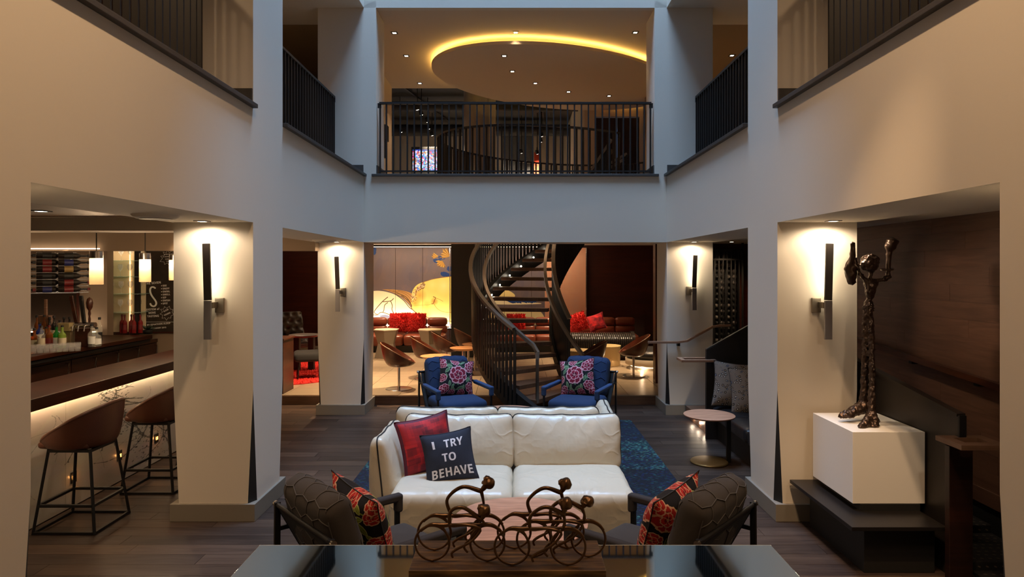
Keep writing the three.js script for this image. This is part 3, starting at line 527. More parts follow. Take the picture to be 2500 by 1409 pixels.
// bar stools
{
  T.leatherBump = T.grain; M.stoolLeather = std({ color: lin(0.085, 0.028, 0.014), roughness: 0.4, bumpMap: rep(T.grain, 3, 3), bumpScale: 0.0006 });
  const shell = (off) => { // open bucket: back high toward +x, arms falling toward the front
    const n = 40, m = 12, pos = [], idx = [];
    for (let j = 0; j <= m; j++) for (let i = 0; i <= n; i++) {
      const a = (i / n - 0.5) * R(300), t = j / m, k = Math.cos(a / 2), top = 0.06 + 0.30 * Math.pow(clamp(Math.cos(a * 0.62), 0, 1), 1.3), r = lerp(0.16, 0.255 + 0.02 * k, Math.pow(t, 0.45)) + off * (t > 0.02 ? 1 : 0);
      pos.push(r * Math.cos(a) * 1.0, t * t * top + t * 0.0, r * Math.sin(a) * 1.06);
    }
    for (let j = 0; j < m; j++) for (let i = 0; i < n; i++) { const a = j * (n + 1) + i; idx.push(a, a + n + 1, a + 1, a + 1, a + n + 1, a + n + 2); }
    const g = new THREE.BufferGeometry(); g.setAttribute('position', new THREE.Float32BufferAttribute(pos, 3)); g.setIndex(idx); g.computeVertexNormals(); return [g, pos, n, m];
  };
  const make = () => {
    const o = thing('bar_stool', 'cognac leather bar stool with black metal legs, nearest of the row at the bar', 'bar stool', [-3.66, 0, -5.55], 0, 'leather stools along the bar');
    const [ga] = shell(0), [gb, pos, n, m] = shell(0.028); const b = flat(ga); // inner and outer skins with a rim between
    const inner = flat(ga), p = inner.attributes.position, nn = inner.attributes.normal; for (let i = 0; i < p.count; i += 3) { const t = [0, 1, 2].map((k) => [p.getX(i + k), p.getY(i + k), p.getZ(i + k), nn.getX(i + k), nn.getY(i + k), nn.getZ(i + k)]); [t[0], t[2], t[1]].forEach((q, k) => { p.setXYZ(i + k, q[0], q[1], q[2]); nn.setXYZ(i + k, -q[3], -q[4], -q[5]); }); }
    const rim = []; for (let i = 0; i <= n; i++) { const q = (m * (n + 1) + i) * 3; rim.push(V(pos[q] - 0.014 * Math.cos((i / n - 0.5) * R(300)), pos[q + 1], pos[q + 2] - 0.014 * Math.sin((i / n - 0.5) * R(300)))); }
    const sh = mesh('seat_shell', [place(uvm(inner), 0, 0.68, 0), place(uvm(gb), 0, 0.68, 0)], M.stoolLeather, o);
    mesh('rim_seam', [place(tube(rim, 0.017, 80, 8), 0, 0.68, 0)], M.stoolLeather, sh);
    mesh('seat_cushion', [place(softBox(0.42, 0.07, 0.44, 0.034, [0, 0.02, 0]), -0.03, 0.715, 0)], M.stoolLeather, o);
    mesh('seat_plate', [cyl(0.17, 0.17, 0.02, 0, 0.672, 0, 28)], M.blackMetal, o);
    const f = [[0.25, 0.24], [0.25, -0.24], [-0.25, -0.24], [-0.25, 0.24]], t = [[0.17, 0.17], [0.17, -0.17], [-0.17, -0.17], [-0.17, 0.17]];
    f.forEach(([x, z], i) => mesh('leg', [bar([x, 0.0, z], [t[i][0], 0.675, t[i][1]], 0.020, 0.020)], M.blackMetal, o));
    const lv = (k, y, w) => f.map(([x, z], i) => [lerp(x, t[i][0], k), y, lerp(z, t[i][1], k)]).map((p, i, a) => bar(p, a[(i + 1) % 4], w, w));
    mesh('footrest', lv(0.33, 0.225, 0.022), M.blackMetal, o); mesh('floor_frame', lv(0.0, 0.012, 0.02), M.blackMetal, o); mesh('seat_frame', lv(0.98, 0.66, 0.022), M.blackMetal, o);
    return o;
  };
  const s = make();
  copy(s, [-3.52, 0, -6.50], 0, 'cognac leather bar stool with black metal legs, second of the row at the bar');
  copy(s, [-3.46, 0, -7.42], 0, 'cognac leather bar stool half hidden behind the left nearer column');
}
// pendants over the bar
{
  M.shade = phys({ color: lin(0.80, 0.66, 0.46), roughness: 0.6, transmission: 0.4, thickness: 0, emissive: new THREE.Color(1, 0.74, 0.42), emissiveIntensity: 0.08 });
  const P = [[-4.09, 6.4, 'nearest of the three'], [-4.18, 7.4, 'middle one of the three'], [-4.32, 8.3, 'farthest of the three, partly behind the column']];
  P.forEach(([x, d, l]) => {
    const y0 = 2.15 - (650 - 658) * d / 1600 - 0.02, o = thing('pendant_lamp', 'frosted glass cylinder pendant over the bar, ' + l, 'pendant lamp', [x, y0, -d], 0, 'glass pendants over the bar');
    mesh('cord', [rod([0, 0.17, 0], [0, 2.70 - y0, 0], 0.005)], M.black, o);
    mesh('metal_cap', [lathe([[0.006, 0.17], [0.055, 0.17], [0.058, 0.165], [0.058, 0.095]], 32)], M.chrome, o);
    mesh('glass_shade', [lathe([[0.058, 0.10], [0.060, 0.02], [0.060, -0.155], [0.057, -0.158], [0.056, -0.15], [0.056, 0.09]], 36)], M.shade, o);
    mesh('bulb', [ball(0.026, 0, 0.075, 0, 1, 1.2, 1)], glow(new THREE.Color(1, 0.85, 0.6), 40), o);
    point(WARM, 1.9, [x, y0 + 0.075, -d], 1.2);
  });
}
// back counter with cabinets
{
  const o = thing('back_counter', 'dark back counter of the bar under the bottles', 'counter', [-6.4, 0, -7.7]);
  mesh('counter_top', [rbox(2.06, 0.05, 5.0, 0.006, 0.0, 1.155, 0.5)], M.bartop, o);
  mesh('front_rail', [rbox(0.03, 0.04, 5.0, 0.004, 0.985, 1.10, 0.5)], M.blackMetal, o);
  M.cabinet = std({ map: rep(T.walnut, 0.7, 1.4), color: lin(0.7, 0.6, 0.55), roughness: 0.38 });
  for (let k = 0; k < 5; k++) {
    const d0 = 5.25 + k * 0.98, c = thing('bar_cabinet', ['brown under-counter cabinet at the near end of the back bar', 'brown under-counter cabinet second from the near end of the back bar', 'brown under-counter cabinet with a louvred vent in the back bar', 'brown under-counter cabinet right of the vented one', 'brown under-counter cabinet at the far end of the back bar'][k], 'cabinet', [-5.95, 0, -(d0 + 0.49)], 0, 'cabinets of the back bar');
    mesh('body', [box(0.8, 1.04, 0.975, -0.02, 0.54, 0)], M.black, c); mesh('top_rail', [rbox(0.03, 0.05, 0.975, 0.003, 0.40, 1.055, 0)], M.cabinet, c);
    for (const s of [0, 1]) {
      if (k === 2 && s === 0) { const v = mesh('vent_panel', [rbox(0.02, 0.88, 0.26, 0.003, 0.395, 0.58, 0.35)], M.steel, c); for (let i = 0; i < 12; i++) mesh('louvre', [box(0.012, 0.012, 0.20, 0.408, 0.76 + i * 0.021, 0.35)], M.blackMetal, v); continue; }
      const w = k === 2 ? 0.70 : 0.478, zc = k === 2 ? -0.13 : (s ? -0.244 : 0.244), dr = mesh('door', [rbox(0.022, 0.98, w, 0.003, 0.392, 0.53, zc)], M.cabinet, c);
      mesh('handle', [sweep([[0.40, 0.99, zc - w * 0.36], [0.44, 0.99, zc - w * 0.36], [0.44, 0.85, zc - w * 0.36], [0.40, 0.85, zc - w * 0.36]].map((p) => V(...p)), 0.018, 0.018)], M.chrome, dr);
    }
  }
}
// chalkboard
T.chalk = canvasTex(700, 1100, (c, w, h) => {
  c.fillStyle = '#2a1f16'; c.fillRect(0, 0, w, h); const r = rng(4);
  for (let i = 0; i < 160; i++) { c.fillStyle = `rgba(${90 + r() * 40},${70 + r() * 30},${50},0.05)`; c.beginPath(); c.ellipse(r() * w, r() * h, 20 + r() * 120, 10 + r() * 60, r() * 3, 0, 7); c.fill(); }
  c.fillStyle = c.strokeStyle = '#efeae0'; c.lineCap = 'round'; c.translate(-79, 197); c.scale(0.75, 0.75);
  const tx = (s, x, y, px, rot = -0.06, b = 'bold ') => { c.save(); c.translate(x, y); c.rotate(rot); c.font = b + px + 'px sans-serif'; c.scale(0.86, 1); c.fillText(s, 0, 0); c.restore(); };
  const star = (x, y, R0, R1, n) => { c.lineWidth = 4; c.beginPath(); for (let i = 0; i <= n * 2; i++) { const a = i / n * PI + 0.2, q = (i % 2 ? R1 : R0) * (0.85 + 0.3 * hash2(i, n)); c.lineTo(x + q * Math.cos(a), y + q * Math.sin(a) * 1.2); } c.closePath(); c.stroke(); };
  star(480, -40, 120, 75, 10); tx('EVERYTHING', 420, -85, 24); tx('IN MODERATION', 400, -45, 22); tx('EVEN', 435, -5, 24); tx('THAT', 450, 30, 22);
  tx('THE SEVEN', 150, 415, 52, -0.1); ['SEE', 'SNIFF', 'SWIRL', 'SMELL', 'SIP', 'SWISH', 'SPIT'].forEach((s, i) => { tx(s, 400, 445 + i * 50, 40, -0.05); c.beginPath(); c.arc(385, 432 + i * 50, 8, 0, 7); c.fill(); });
  c.lineWidth = 26; c.beginPath(); c.moveTo(292, 470); c.bezierCurveTo(250, 425, 205, 470, 232, 560); c.bezierCurveTo(255, 640, 330, 690, 305, 750); c.bezierCurveTo(290, 790, 240, 785, 228, 735); c.stroke();
  c.beginPath(); c.arc(292, 470, 12, 0, 7); c.fill();
  tx('SYSTEM of', 170, 850, 44, -0.08); tx('WINE', 200, 905, 46, -0.08); tx('TASTING', 185, 962, 46, -0.06);
  star(455, 890, 105, 68, 9); tx('SLOW', 415, 875, 34, -0.5); tx('DOWN!', 425, 940, 34, -0.5);
  c.lineWidth = 5; c.strokeRect(165, 1040, 400, 200); tx('BY JONATHON ALSOP', 180, 1105, 38, -0.1); tx('FEBRUARY 2015', 235, 1160, 34, -0.08);
  c.strokeRect(600, 700, 160, 120); tx('WINE', 612, 740, 34); tx('IS', 625, 775, 34); tx('FOOD', 612, 812, 34); c.strokeRect(605, 850, 160, 200);
  c.strokeRect(598, 385, 40, 80); tx('Q', 603, 440, 44); tx('(', 650, 440, 60); star(690, 560, 60, 35, 8);
});
{ const o = thing('chalkboard', 'brown chalkboard with white lettering about wine tasting behind the bar', 'chalkboard', [-5.30, 1.18, -10.22]);
  const w = 1.04, h = 1.36, g = new THREE.PlaneGeometry(w, h); mesh('frame', [box(w + 0.04, h + 0.04, 0.02, 0, h / 2, 0)], M.redwood, o); g.translate(0, h / 2, 0.012); mesh('board_face', [g], std({ map: T.chalk, roughness: 0.85 }), o);
  spot(WARM, 7, [-4.7, 2.66, -9.4], [-5.2, 1.8, -10.22], R(34), 0.7); downlight(-4.7, 2.70, 9.4, 'small recessed light before the chalkboard', 'bar ceiling lights', 0.09); }
downlight(-3.8, 2.62, 5.25, 'small recessed light in the brown ceiling before the bar', 'bar ceiling lights', 0.11); spot(WARM, 4, [-3.8, 2.60, -5.25], [-3.8, 0, -5.3], R(46), 0.6);
// glass shelving with stemware
{
  const o = thing('glass_shelf_unit', 'tall lit shelving with glass shelves beside the chalkboard', 'shelving', [-6.02, 1.18, -9.93]);
  M.post = std({ color: lin(0.018, 0.012, 0.010), roughness: 0.4 });
  mesh('back_panel', [rbox(0.56, 1.30, 0.02, 0.002, 0.0, 0.65, -0.25)], std({ color: lin(0.74, 0.60, 0.40), roughness: 0.7 }), o);
  for (const [x, z] of [[-0.33, 0.10], [-0.14, 0.12], [0.24, -0.10]]) mesh('post', [rbox(0.065, 1.34, 0.065, 0.003, x, 0.67, z)], M.post, o);
  mesh('light_panel', [rbox(0.14, 1.28, 0.02, 0.002, -0.235, 0.66, 0.06)], std({ color: lin(0.7, 0.56, 0.38), roughness: 0.7 }), o);
  mesh('top_rail', [rbox(0.62, 0.04, 0.08, 0.003, 0.0, 1.33, 0.1)], M.post, o);
  M.shelfGlass = phys({ color: lin(0.85, 1, 0.95), roughness: 0.03, transmission: 0.75, thickness: 0 });
  for (const y of [0.32, 0.60, 0.86, 1.10]) mesh('glass_shelf', [rbox(0.58, 0.010, 0.32, 0.002, 0.06, y, -0.08)], M.shelfGlass, o);
  mesh('light_strip', [box(0.012, 1.24, 0.012, 0.05, 0.65, -0.225)], glow(WARMER, 2.5), o);
  areaLight(WARM, 14, 0.5, 0.05, [-6.02, 2.47, -10.02], [-6.02, 1.2, -10.12]);
  const wine = lathe([[0.03, 0], [0.03, 0.003], [0.004, 0.006], [0.0035, 0.08], [0.012, 0.088], [0.034, 0.12], [0.037, 0.15], [0.030, 0.185], [0.029, 0.185], [0.035, 0.15], [0.032, 0.122], [0.008, 0.09]], 16);
  const row = ['bottom', 'second', 'third', 'top']; M.stemware = phys({ color: lin(1, 1, 1), roughness: 0.02, transmission: 0.92, thickness: 0, ior: 1.5 });
  [0.325, 0.605, 0.865, 1.105].forEach((y, k) => { for (let i = 0; i < 6; i++) { const m = mesh('wine_glass', wine.clone(), M.stemware); m.position.set(-6.14 + i * 0.072 + (k % 2) * 0.01, 1.18 + y, -9.93 - (i % 2 ? 0.14 : 0.02)); tag(m, 'stemmed wine glass, ' + ['first', 'second', 'third', 'fourth', 'fifth', 'sixth'][i] + ' from the left on the ' + row[k] + ' glass shelf', 'wine glass', 'wine glasses on the ' + row[k] + ' glass shelf'); } });
}
// bottles
{
  const prof = (R0, H, nk, sh) => [[0.001, 0], [R0, 0.002], [R0, H * sh], [R0 * 0.86, H * (sh + 0.06)], [nk, H * (sh + 0.16)], [nk * 0.92, H * 0.95], [nk * 1.15, H * 0.955], [nk * 1.15, H], [0.001, H]];
  const shapes = { wine: prof(0.038, 0.30, 0.014, 0.60), liquor: prof(0.042, 0.26, 0.015, 0.62), slim: prof(0.030, 0.33, 0.011, 0.66), squat: prof(0.052, 0.22, 0.017, 0.55) };
  const geo = Object.fromEntries(Object.entries(shapes).map(([k, p]) => [k, lathe(p, 20)]));
  const lab = { wine: lathe([[0.0386, 0.06], [0.0386, 0.15]], 20), liquor: lathe([[0.0426, 0.04], [0.0426, 0.13]], 20), slim: lathe([[0.0306, 0.05], [0.0306, 0.16]], 20), squat: lathe([[0.0526, 0.03], [0.0526, 0.10]], 20) };
  const capH = { wine: 0.30, liquor: 0.26, slim: 0.33, squat: 0.22 };
  const col = { dark: phys({ color: lin(0.02, 0.015, 0.012), roughness: 0.12, clearcoat: 0.6 }), green: phys({ color: lin(0.05, 0.5, 0.12), roughness: 0.06, transmission: 0.7, thickness: 0 }), amber: phys({ color: lin(0.42, 0.13, 0.03), roughness: 0.08, transmission: 0.55, thickness: 0 }), clear: phys({ color: lin(0.95, 0.95, 0.9), roughness: 0.03, transmission: 0.85, thickness: 0 }), blue: phys({ color: lin(0.03, 0.08, 0.5), roughness: 0.1, transmission: 0.5, thickness: 0 }), lime: phys({ color: lin(0.55, 0.75, 0.15), roughness: 0.08, transmission: 0.65, thickness: 0 }), red: phys({ color: lin(0.20, 0.012, 0.012), roughness: 0.15, clearcoat: 0.5 }) };
  const paper = { cream: std({ color: lin(0.7, 0.62, 0.45), roughness: 0.8 }), white: std({ color: lin(0.8, 0.8, 0.76), roughness: 0.8 }), black: M.black, red: std({ color: lin(0.16, 0.012, 0.012), roughness: 0.5 }), blue: std({ color: lin(0.015, 0.02, 0.12), roughness: 0.5 }), gold: std({ color: lin(0.30, 0.19, 0.06), roughness: 0.5 }) };
  const bottle = (k, c, p, pos, label, group, turn) => {
    const o = thing('bottle', label, 'bottle', pos, 0, group); if (turn) o.rotation.set(...turn);
    mesh('glass_body', geo[k], col[c], o); mesh('paper_label', lab[k], paper[p], o); mesh('cap', [cyl(0.017, 0.016, 0.03, 0, capH[k] + 0.008, 0, 14)], p === 'red' ? paper.red : M.black, o); return o;
  };
  // standing on the back counter, left to right as seen
  const at = (px, d) => [(px - 1258) * d / 1600, 1.181, -d];
  const S = [[84, 8.1, 'squat', 'amber', 'cream', 'squat amber bottle with a cream label at the near left of the back bar'], [97, 8.5, 'liquor', 'blue', 'white', 'blue glass bottle with a white label at the left of the back bar'], [101, 8.0, 'liquor', 'clear', 'cream', 'clear bottle of pale spirit beside the tumblers'], [113, 8.3, 'squat', 'amber', 'black', 'squat amber bottle with a black label on the back bar'], [120, 8.05, 'liquor', 'amber', 'red', 'amber bottle with a dark red label left of the green bottle'], [138, 8.1, 'liquor', 'green', 'white', 'bright green bottle with a white label'], [152, 8.05, 'liquor', 'lime', 'cream', 'pale lime green bottle with a cream label'], [132, 8.75, 'slim', 'dark', 'cream', 'tall dark bottle behind the green bottle'], [121, 8.9, 'wine', 'dark', 'white', 'dark wine bottle standing at the back of the counter'], [156, 8.9, 'wine', 'dark', 'gold', 'dark wine bottle with a gold label behind the steel box'], [170, 8.95, 'wine', 'dark', 'cream', 'dark wine bottle with a cream label behind the steel box'], [224, 8.2, 'liquor', 'clear', 'white', 'clear liquor bottle just right of the beer taps'], [228, 8.42, 'liquor', 'clear', 'blue', 'clear liquor bottle with a blue label by the taps'], [236, 8.25, 'squat', 'clear', 'white', 'squat clear bottle by the taps'], [243, 8.45, 'slim', 'clear', 'black', 'tall clear bottle with a black pourer at the counter end'], [146, 8.85, 'liquor', 'clear', 'white', 'clear bottle with a white label behind the lime bottle'], [90, 8.8, 'slim', 'amber', 'gold', 'tall amber bottle with a gold label at the far left'], [108, 8.9, 'slim', 'amber', 'cream', 'slim amber bottle before the small wooden crate']];
  for (const [px, d, k, c, p, l] of S) bottle(k, c, p, at(px, d), l, 'bottles on the back bar');
  for (let i = 0; i < 5; i++) bottle('wine', 'red', 'red', [-6.0 + i * 0.07, 1.181, -10.0 + (i % 2) * 0.05], 'dark red wine bottle, ' + ['first', 'second', 'third', 'fourth', 'last'][i] + ' of the row under the glass shelves', 'red bottles under the glass shelves').scale.setScalar(0.88);
  // lying in the wall rack: six rows of three, necks to the right
  const rk = thing('wine_rack', 'wall rack of horizontal rods holding dark wine bottles', 'wine rack', [-6.1, 1.85, -8.9]);
  const ord = ['top', 'second', 'third', 'fourth', 'fifth', 'bottom'];
  const dir = V(0.36, 0, -0.30).normalize(), A = V(-5.785, 0, -8.9);
  for (let r = 0; r < 6; r++) {
    const y = 2.15 - (625 - 658 + r * 16.2) * 8.85 / 1600;
    for (const off of [0.05, 0.17]) mesh('rod', [rod([A.x - 1.5 * dir.x + 6.1 + off * 0, y - 0.045 - 1.85, A.z - 1.5 * dir.z + 8.9 - off], [A.x - 0.1 * dir.x + 6.1, y - 0.045 - 1.85, A.z - 0.1 * dir.z + 8.9 - off], 0.005, 8)], M.steel, rk);
    for (let k = 0; k < 4; k++) {
      const tip = A.clone().addScaledVector(dir, -k * 0.30).add(V(0, 0, -(k % 2) * 0.11)), foot = tip.clone().addScaledVector(dir, -0.35);
      const o = bottle('wine', 'dark', ['black', 'red', 'black', 'blue', 'black', 'red', 'gold'][(r * 3 + k * 2) % 7], [foot.x, y, foot.z], 'dark wine bottle in the wall rack, ' + ord[r] + ' row, ' + ['right end', 'second from right', 'third from right', 'left end'][k], 'bottles in the wall rack');
      o.quaternion.setFromUnitVectors(V(0, 1, 0), dir); o.scale.setScalar(1.12);
    }
  }
  areaLight(WARM, 9, 1.2, 0.06, [-6.6, 2.43, -9.45], [-6.5, 1.9, -9.3]);
  const strip = mesh('light_strip', [box(1.2, 0.012, 0.03, -0.5, 0.60, -0.55)], glow(SOFT, 6), rk);
  { const m = thing('dark_niche_panel', 'dark framed panel standing in for a niche behind the bottles', 'panel', [-6.82, 1.181, -9.66]); mesh('panel_face', [rbox(0.72, 0.62, 0.02, 0.003, 0, 0.31, 0)], std({ color: lin(0.02, 0.012, 0.008), roughness: 0.25 }), m); mesh('frame', [rbox(0.78, 0.03, 0.03, 0.003, 0, 0.63, 0), rbox(0.03, 0.64, 0.03, 0.003, 0.375, 0.32, 0)], M.redwood, m); }  // flat dark panel added in place of a dark window niche
  // tumblers
  const tum = lathe([[0.001, 0.004], [0.028, 0.004], [0.028, 0], [0.034, 0.09], [0.032, 0.09], [0.027, 0.008]], 16), rnd = rng(3);
  for (let i = 0; i < 8; i++) for (let j = 0; j < 2; j++) { const m = mesh('tumbler', tum, M.stemware); m.position.set((82 + i * 10.5 - 1258) * (7.55 + j * 0.12) / 1600, 1.181, -(7.55 + j * 0.12 + i * 0.035)); tag(m, 'clear tumbler, ' + ['first', 'second', 'third', 'fourth', 'fifth', 'sixth', 'seventh', 'eighth'][i] + ' from the left in the ' + (j ? 'rear' : 'front') + ' line on the back bar', 'tumbler', 'tumblers lined up, ' + (j ? 'rear' : 'front') + ' line'); }
  // boxes and taps
  const sb = thing('steel_box', 'brushed metal box with a sloping lid beside the beer taps', 'box', at(168, 8.22)); mesh('body', [rbox(0.13, 0.20, 0.13, 0.004, 0, 0.10, 0)], std({ color: lin(0.5, 0.38, 0.22), metalness: 0.8, roughness: 0.3 }), sb); mesh('lid', [rbox(0.15, 0.10, 0.15, 0.006, -0.02, 0.25, 0)], std({ color: lin(0.34, 0.26, 0.12), roughness: 0.5 }), sb);
  const wb = thing('wooden_crate', 'small orange-brown wooden crate among the bottles', 'crate', at(112, 8.98)); mesh('body', [rbox(0.15, 0.34, 0.10, 0.004, 0, 0.17, 0)], M.oak, wb); mesh('slat', [rbox(0.03, 0.22, 0.03, 0.003, 0.0, 0.45, 0)], M.oak, wb);
  const tp = thing('beer_tap', 'beer tap tower with carved wooden handles on the back bar', 'beer tap', at(204, 8.25));
  mesh('tower', [rbox(0.16, 0.23, 0.09, 0.006, 0.0, 0.115, 0)], M.redwood, tp); mesh('manifold', [cyl(0.035, 0.035, 0.26, 0.02, 0.27, 0, 20, 0, 0, PI / 2)], M.chrome, tp);
  [[-0.07, -0.20], [0.0, -0.12], [0.075, 0.0]].forEach(([x, rz], i) => { const h = mesh('tap_handle', i === 2 ? [place(lathe([[0.001, 0], [0.012, 0.0], [0.016, 0.05], [0.010, 0.09], [0.018, 0.12], [0.012, 0.16], [0.034, 0.20], [0.040, 0.26], [0.028, 0.31], [0.001, 0.33]], 16), x, 0.29, 0, 0, 0, -rz)] : [rbox(0.045, 0.34, 0.025, 0.005, x + (i ? 0.0 : -0.04), 0.47, 0.02, 0, 0, 0.2 - i * 0.08)], i === 1 ? M.black : M.walnut, tp); mesh('spout', [tube([[x, 0.27, 0.03], [x, 0.265, 0.09], [x, 0.20, 0.11]], 0.010, 10, 8)], M.chrome, tp); });
  // warm glow strip behind the bottles
  const gl = thing('counter_light', 'warm light bar along the wall behind the bottles', 'light', [-6.75, 1.185, -9.55]); mesh('housing', [rbox(1.3, 0.05, 0.05, 0.004, 0, 0.025, 0)], M.blackMetal, gl); mesh('diffuser', [box(1.26, 0.012, 0.035, 0, 0.055, 0.0)], glow(SOFT, 6), gl); areaLight(SOFT, 22, 1.26, 0.035, [-6.75, 1.25, -9.55], [-6.75, 3, -9.6]); areaLight(SOFT, 22, 1.26, 0.05, [-6.75, 1.215, -9.52], [-6.75, 1.25, -8]);
}
{ // potted dark plant at the end of the back counter
  const o = thing('counter_plant', 'dark leafy plant in a low pot before the chalkboard', 'plant', [-5.52, 1.181, -9.85]); const r = rng(77);
  mesh('pot', [lathe([[0.001, 0], [0.06, 0], [0.07, 0.06], [0.06, 0.06]], 20)], M.black, o);
  M.leaf = std({ color: lin(0.03, 0.045, 0.025), roughness: 0.4 });
  for (let i = 0; i < 16; i++) { const a = r() * 6.3, g = new THREE.SphereGeometry(0.05, 8, 6); g.scale(1, 0.12, 0.42); g.translate(0.06, 0, 0); g.rotateZ(0.2 + r() * 0.7); g.rotateY(a); g.translate(0, 0.06, 0); mesh('leaf', [g], M.leaf, o); }
}
// ---------------------------------------------------------------- rug
T.rug = dataTex(1024, 1024, (u, v, x, y) => {                    // dashes of yarn in drifting patches of navy, teal and aqua
  const row = y >> 2, off = hash2(row, 3) * 12 | 0, cell = (x + off) / 11 | 0, h = hash2(cell, row), h2 = hash2(cell + 91, row + 17), a = fbm(u * 4 + 3, v * 7, 4), b = fbm(u * 3 + 20, v * 6 + 5, 4), k = clamp((b - 0.42) * 4, 0, 1);
  let c = mix3([2, 5, 18], [8, 22, 58], clamp(a * 1.4 - 0.2 + (h - 0.5) * 0.5, 0, 1)); if (h2 < 0.12 + 0.45 * k) c = [12 + h * 14, 52 + h * 40, 66 + h * 30]; if (h2 > 1 - 0.16 * k) c = [70 + h * 50, 130 + h * 45, 130 + h * 30]; if (h > 0.93) c = [34, 14, 34]; if (h < 0.05) c = [24, 40, 120]; return c;
});
{
  const x0 = -1.64, x1 = 1.64, d0 = 3.3, d1 = 9.3, g = new THREE.PlaneGeometry(1, 1);
  const o = thing('area_rug', 'deep blue and teal flecked rug under the seating group', 'rug', [0, 0, -(d0 + d1) / 2]);
  M.rug = std({ map: rep(T.rug, 0.42, 0.42), color: lin(0.62, 0.68, 0.58), roughness: 0.98, bumpMap: rep(T.grain, 3, 3), bumpScale: 0.006 });
  mesh('pile', [uvm(new RoundedBoxGeometry(x1 - x0, 0.014, d1 - d0, 2, 0.006).translate(0, 0.008, 0))], M.rug, o);
}
// ---------------------------------------------------------------- leather sofa: built once, and its twin back to back
function sofa(label, pos, turn) {
  const o = thing('leather_sofa', label, 'sofa', pos, turn, 'cream leather sofas');
  const seat = (x, w, s) => { const c = mesh('seat_cushion', [place(softBox(w, 0.40, 0.84, 0.085, [0.005, 0.022, 0.012], [20, 10, 18], 0.02, s), x, 0.215, 0.185)], M.leather, o); return c; };
  seat(-0.495, 0.945, 1); seat(0.455, 0.945, 2);
  const back = (x, w, s) => {
    const c = mesh('back_cushion', [place(softBox(w, 0.46, 0.24, 0.07, [0.005, 0.008, 0.05, 0.55], [26, 18, 8], 0.03, s), x, 0.575, -0.27, R(-9))], M.leather, o);
    const f = (x2, y2) => softSurf(V(x2, y2, 0.02), w, 0.46, 0.24, 0.07, [0.005, 0.008, 0.05, 0.55], 0.03, s, 0.003), q = []; for (let i = 0; i < 7; i++) q.push(f(-w / 2, -0.18 + i * 0.06)); for (let i = 0; i <= 24; i++) q.push(f((i / 24 - 0.5) * w, 0.23)); for (let i = 6; i >= 0; i--) q.push(f(w / 2, -0.18 + i * 0.06));
    mesh('piping', [place(tube(q, 0.0065, 70, 6, false, 0.4), x, 0.575, -0.27, R(-9))], M.piping, c);
  };
  back(-0.495, 0.96, 3); back(0.455, 0.945, 4);
  const arm = mesh('arm_cushion', [place(softBox(0.70, 0.66, 0.24, 0.075, [0.0, 0.008, 0.035, 0.5], [22, 18, 8], 0.03, 6), -1.055, 0.42, 0.005, R(-6), R(88))], M.leather, o);
  { const f = (x2, y2) => softSurf(V(x2, y2, 0.0), 0.70, 0.66, 0.24, 0.075, [0.0, 0.008, 0.035, 0.5], 0.03, 6, 0.003), q = []; for (let i = 0; i < 8; i++) q.push(f(-0.35, -0.28 + i * 0.08)); for (let i = 0; i <= 20; i++) q.push(f((i / 20 - 0.5) * 0.70, 0.33)); for (let i = 4; i >= 0; i--) q.push(f(0.35, 0.05 + i * 0.06)); mesh('piping', [place(tube(q, 0.0065, 60, 6, false, 0.4), -1.055, 0.42, 0.005, R(-6), R(88))], M.piping, arm); }
  for (const x of [-0.9, 0.85]) for (const z of [0.5, -0.3]) mesh('foot', [cyl(0.022, 0.022, 0.06, x, 0.006, z, 14)], M.black, o);
  return o;
}
sofa('cream leather sofa with dark piping facing the viewer, holding two throw pillows', [0.0, 0.04, -5.56], 0);
sofa('cream leather sofa with dark piping facing away, behind the pillowed one', [-0.19, 0.04, -6.47], PI);

// ---------------------------------------------------------------- throw pillows
function throwPillow(label, w, h, t, map, pos, rx, ry, rz, group, edge = M.piping, seed = 1, rough = 0.9) {
  const o = thing('throw_pillow', label, 'pillow', pos, 0, group); o.rotation.set(rx, ry, rz, 'YXZ');
  mesh('cover', pillow(w, h, t, 22, seed), std({ map, roughness: rough, bumpMap: rep(T.weave, 2, 2), bumpScale: 0.001 }), o);
  mesh('edge_seam', [pillowEdge(w, h, 0.004)], edge, o); return o;
}
T.denim = canvasTex(700, 700, (c, w, h) => {
  c.fillStyle = '#262a38'; c.fillRect(0, 0, w, h); const r = rng(6); for (let i = 0; i < 26000; i++) { c.fillStyle = `rgba(${90 + r() * 80},${95 + r() * 80},${120 + r() * 80},0.10)`; c.fillRect(r() * w, r() * h, 1 + r() * 3, 1); }
  c.fillStyle = '#e9e6ea'; const t = (s, x, y, px, sx = 1) => { c.save(); c.translate(x, y); c.scale(sx, 1); c.font = 'bold ' + px + 'px sans-serif'; c.fillText(s, 0, 0); c.restore(); };
  c.fillRect(135, 105, 34, 110); t('TRY', 300, 215, 160, 0.98); t('TO', 245, 410, 160, 1.02); t('BEHAVE', 62, 618, 166, 0.97);
});
T.redpatch = canvasTex(400, 400, (c, w, h) => { c.fillStyle = '#a81620'; c.fillRect(0, 0, w, h); const r = rng(9); for (let i = 0; i < 90; i++) { c.fillStyle = r() < 0.5 ? `rgba(230,40,40,${0.15 + r() * 0.3})` : `rgba(80,8,26,${0.12 + r() * 0.3})`; c.fillRect(r() * w - 40, r() * h - 40, 30 + r() * 110, 20 + r() * 70); } c.strokeStyle = 'rgba(60,20,50,0.7)'; c.lineWidth = 34; c.strokeRect(0, 0, w, h); });
throwPillow('red patterned throw pillow leaning in the sofa corner', 0.47, 0.47, 0.15, T.redpatch, [-0.745, 0.685, -5.50], R(-16), R(24), R(8), 'pillows on the cream sofa', std({ color: lin(0.12, 0.02, 0.04), roughness: 0.9 }), 2, 0.7);
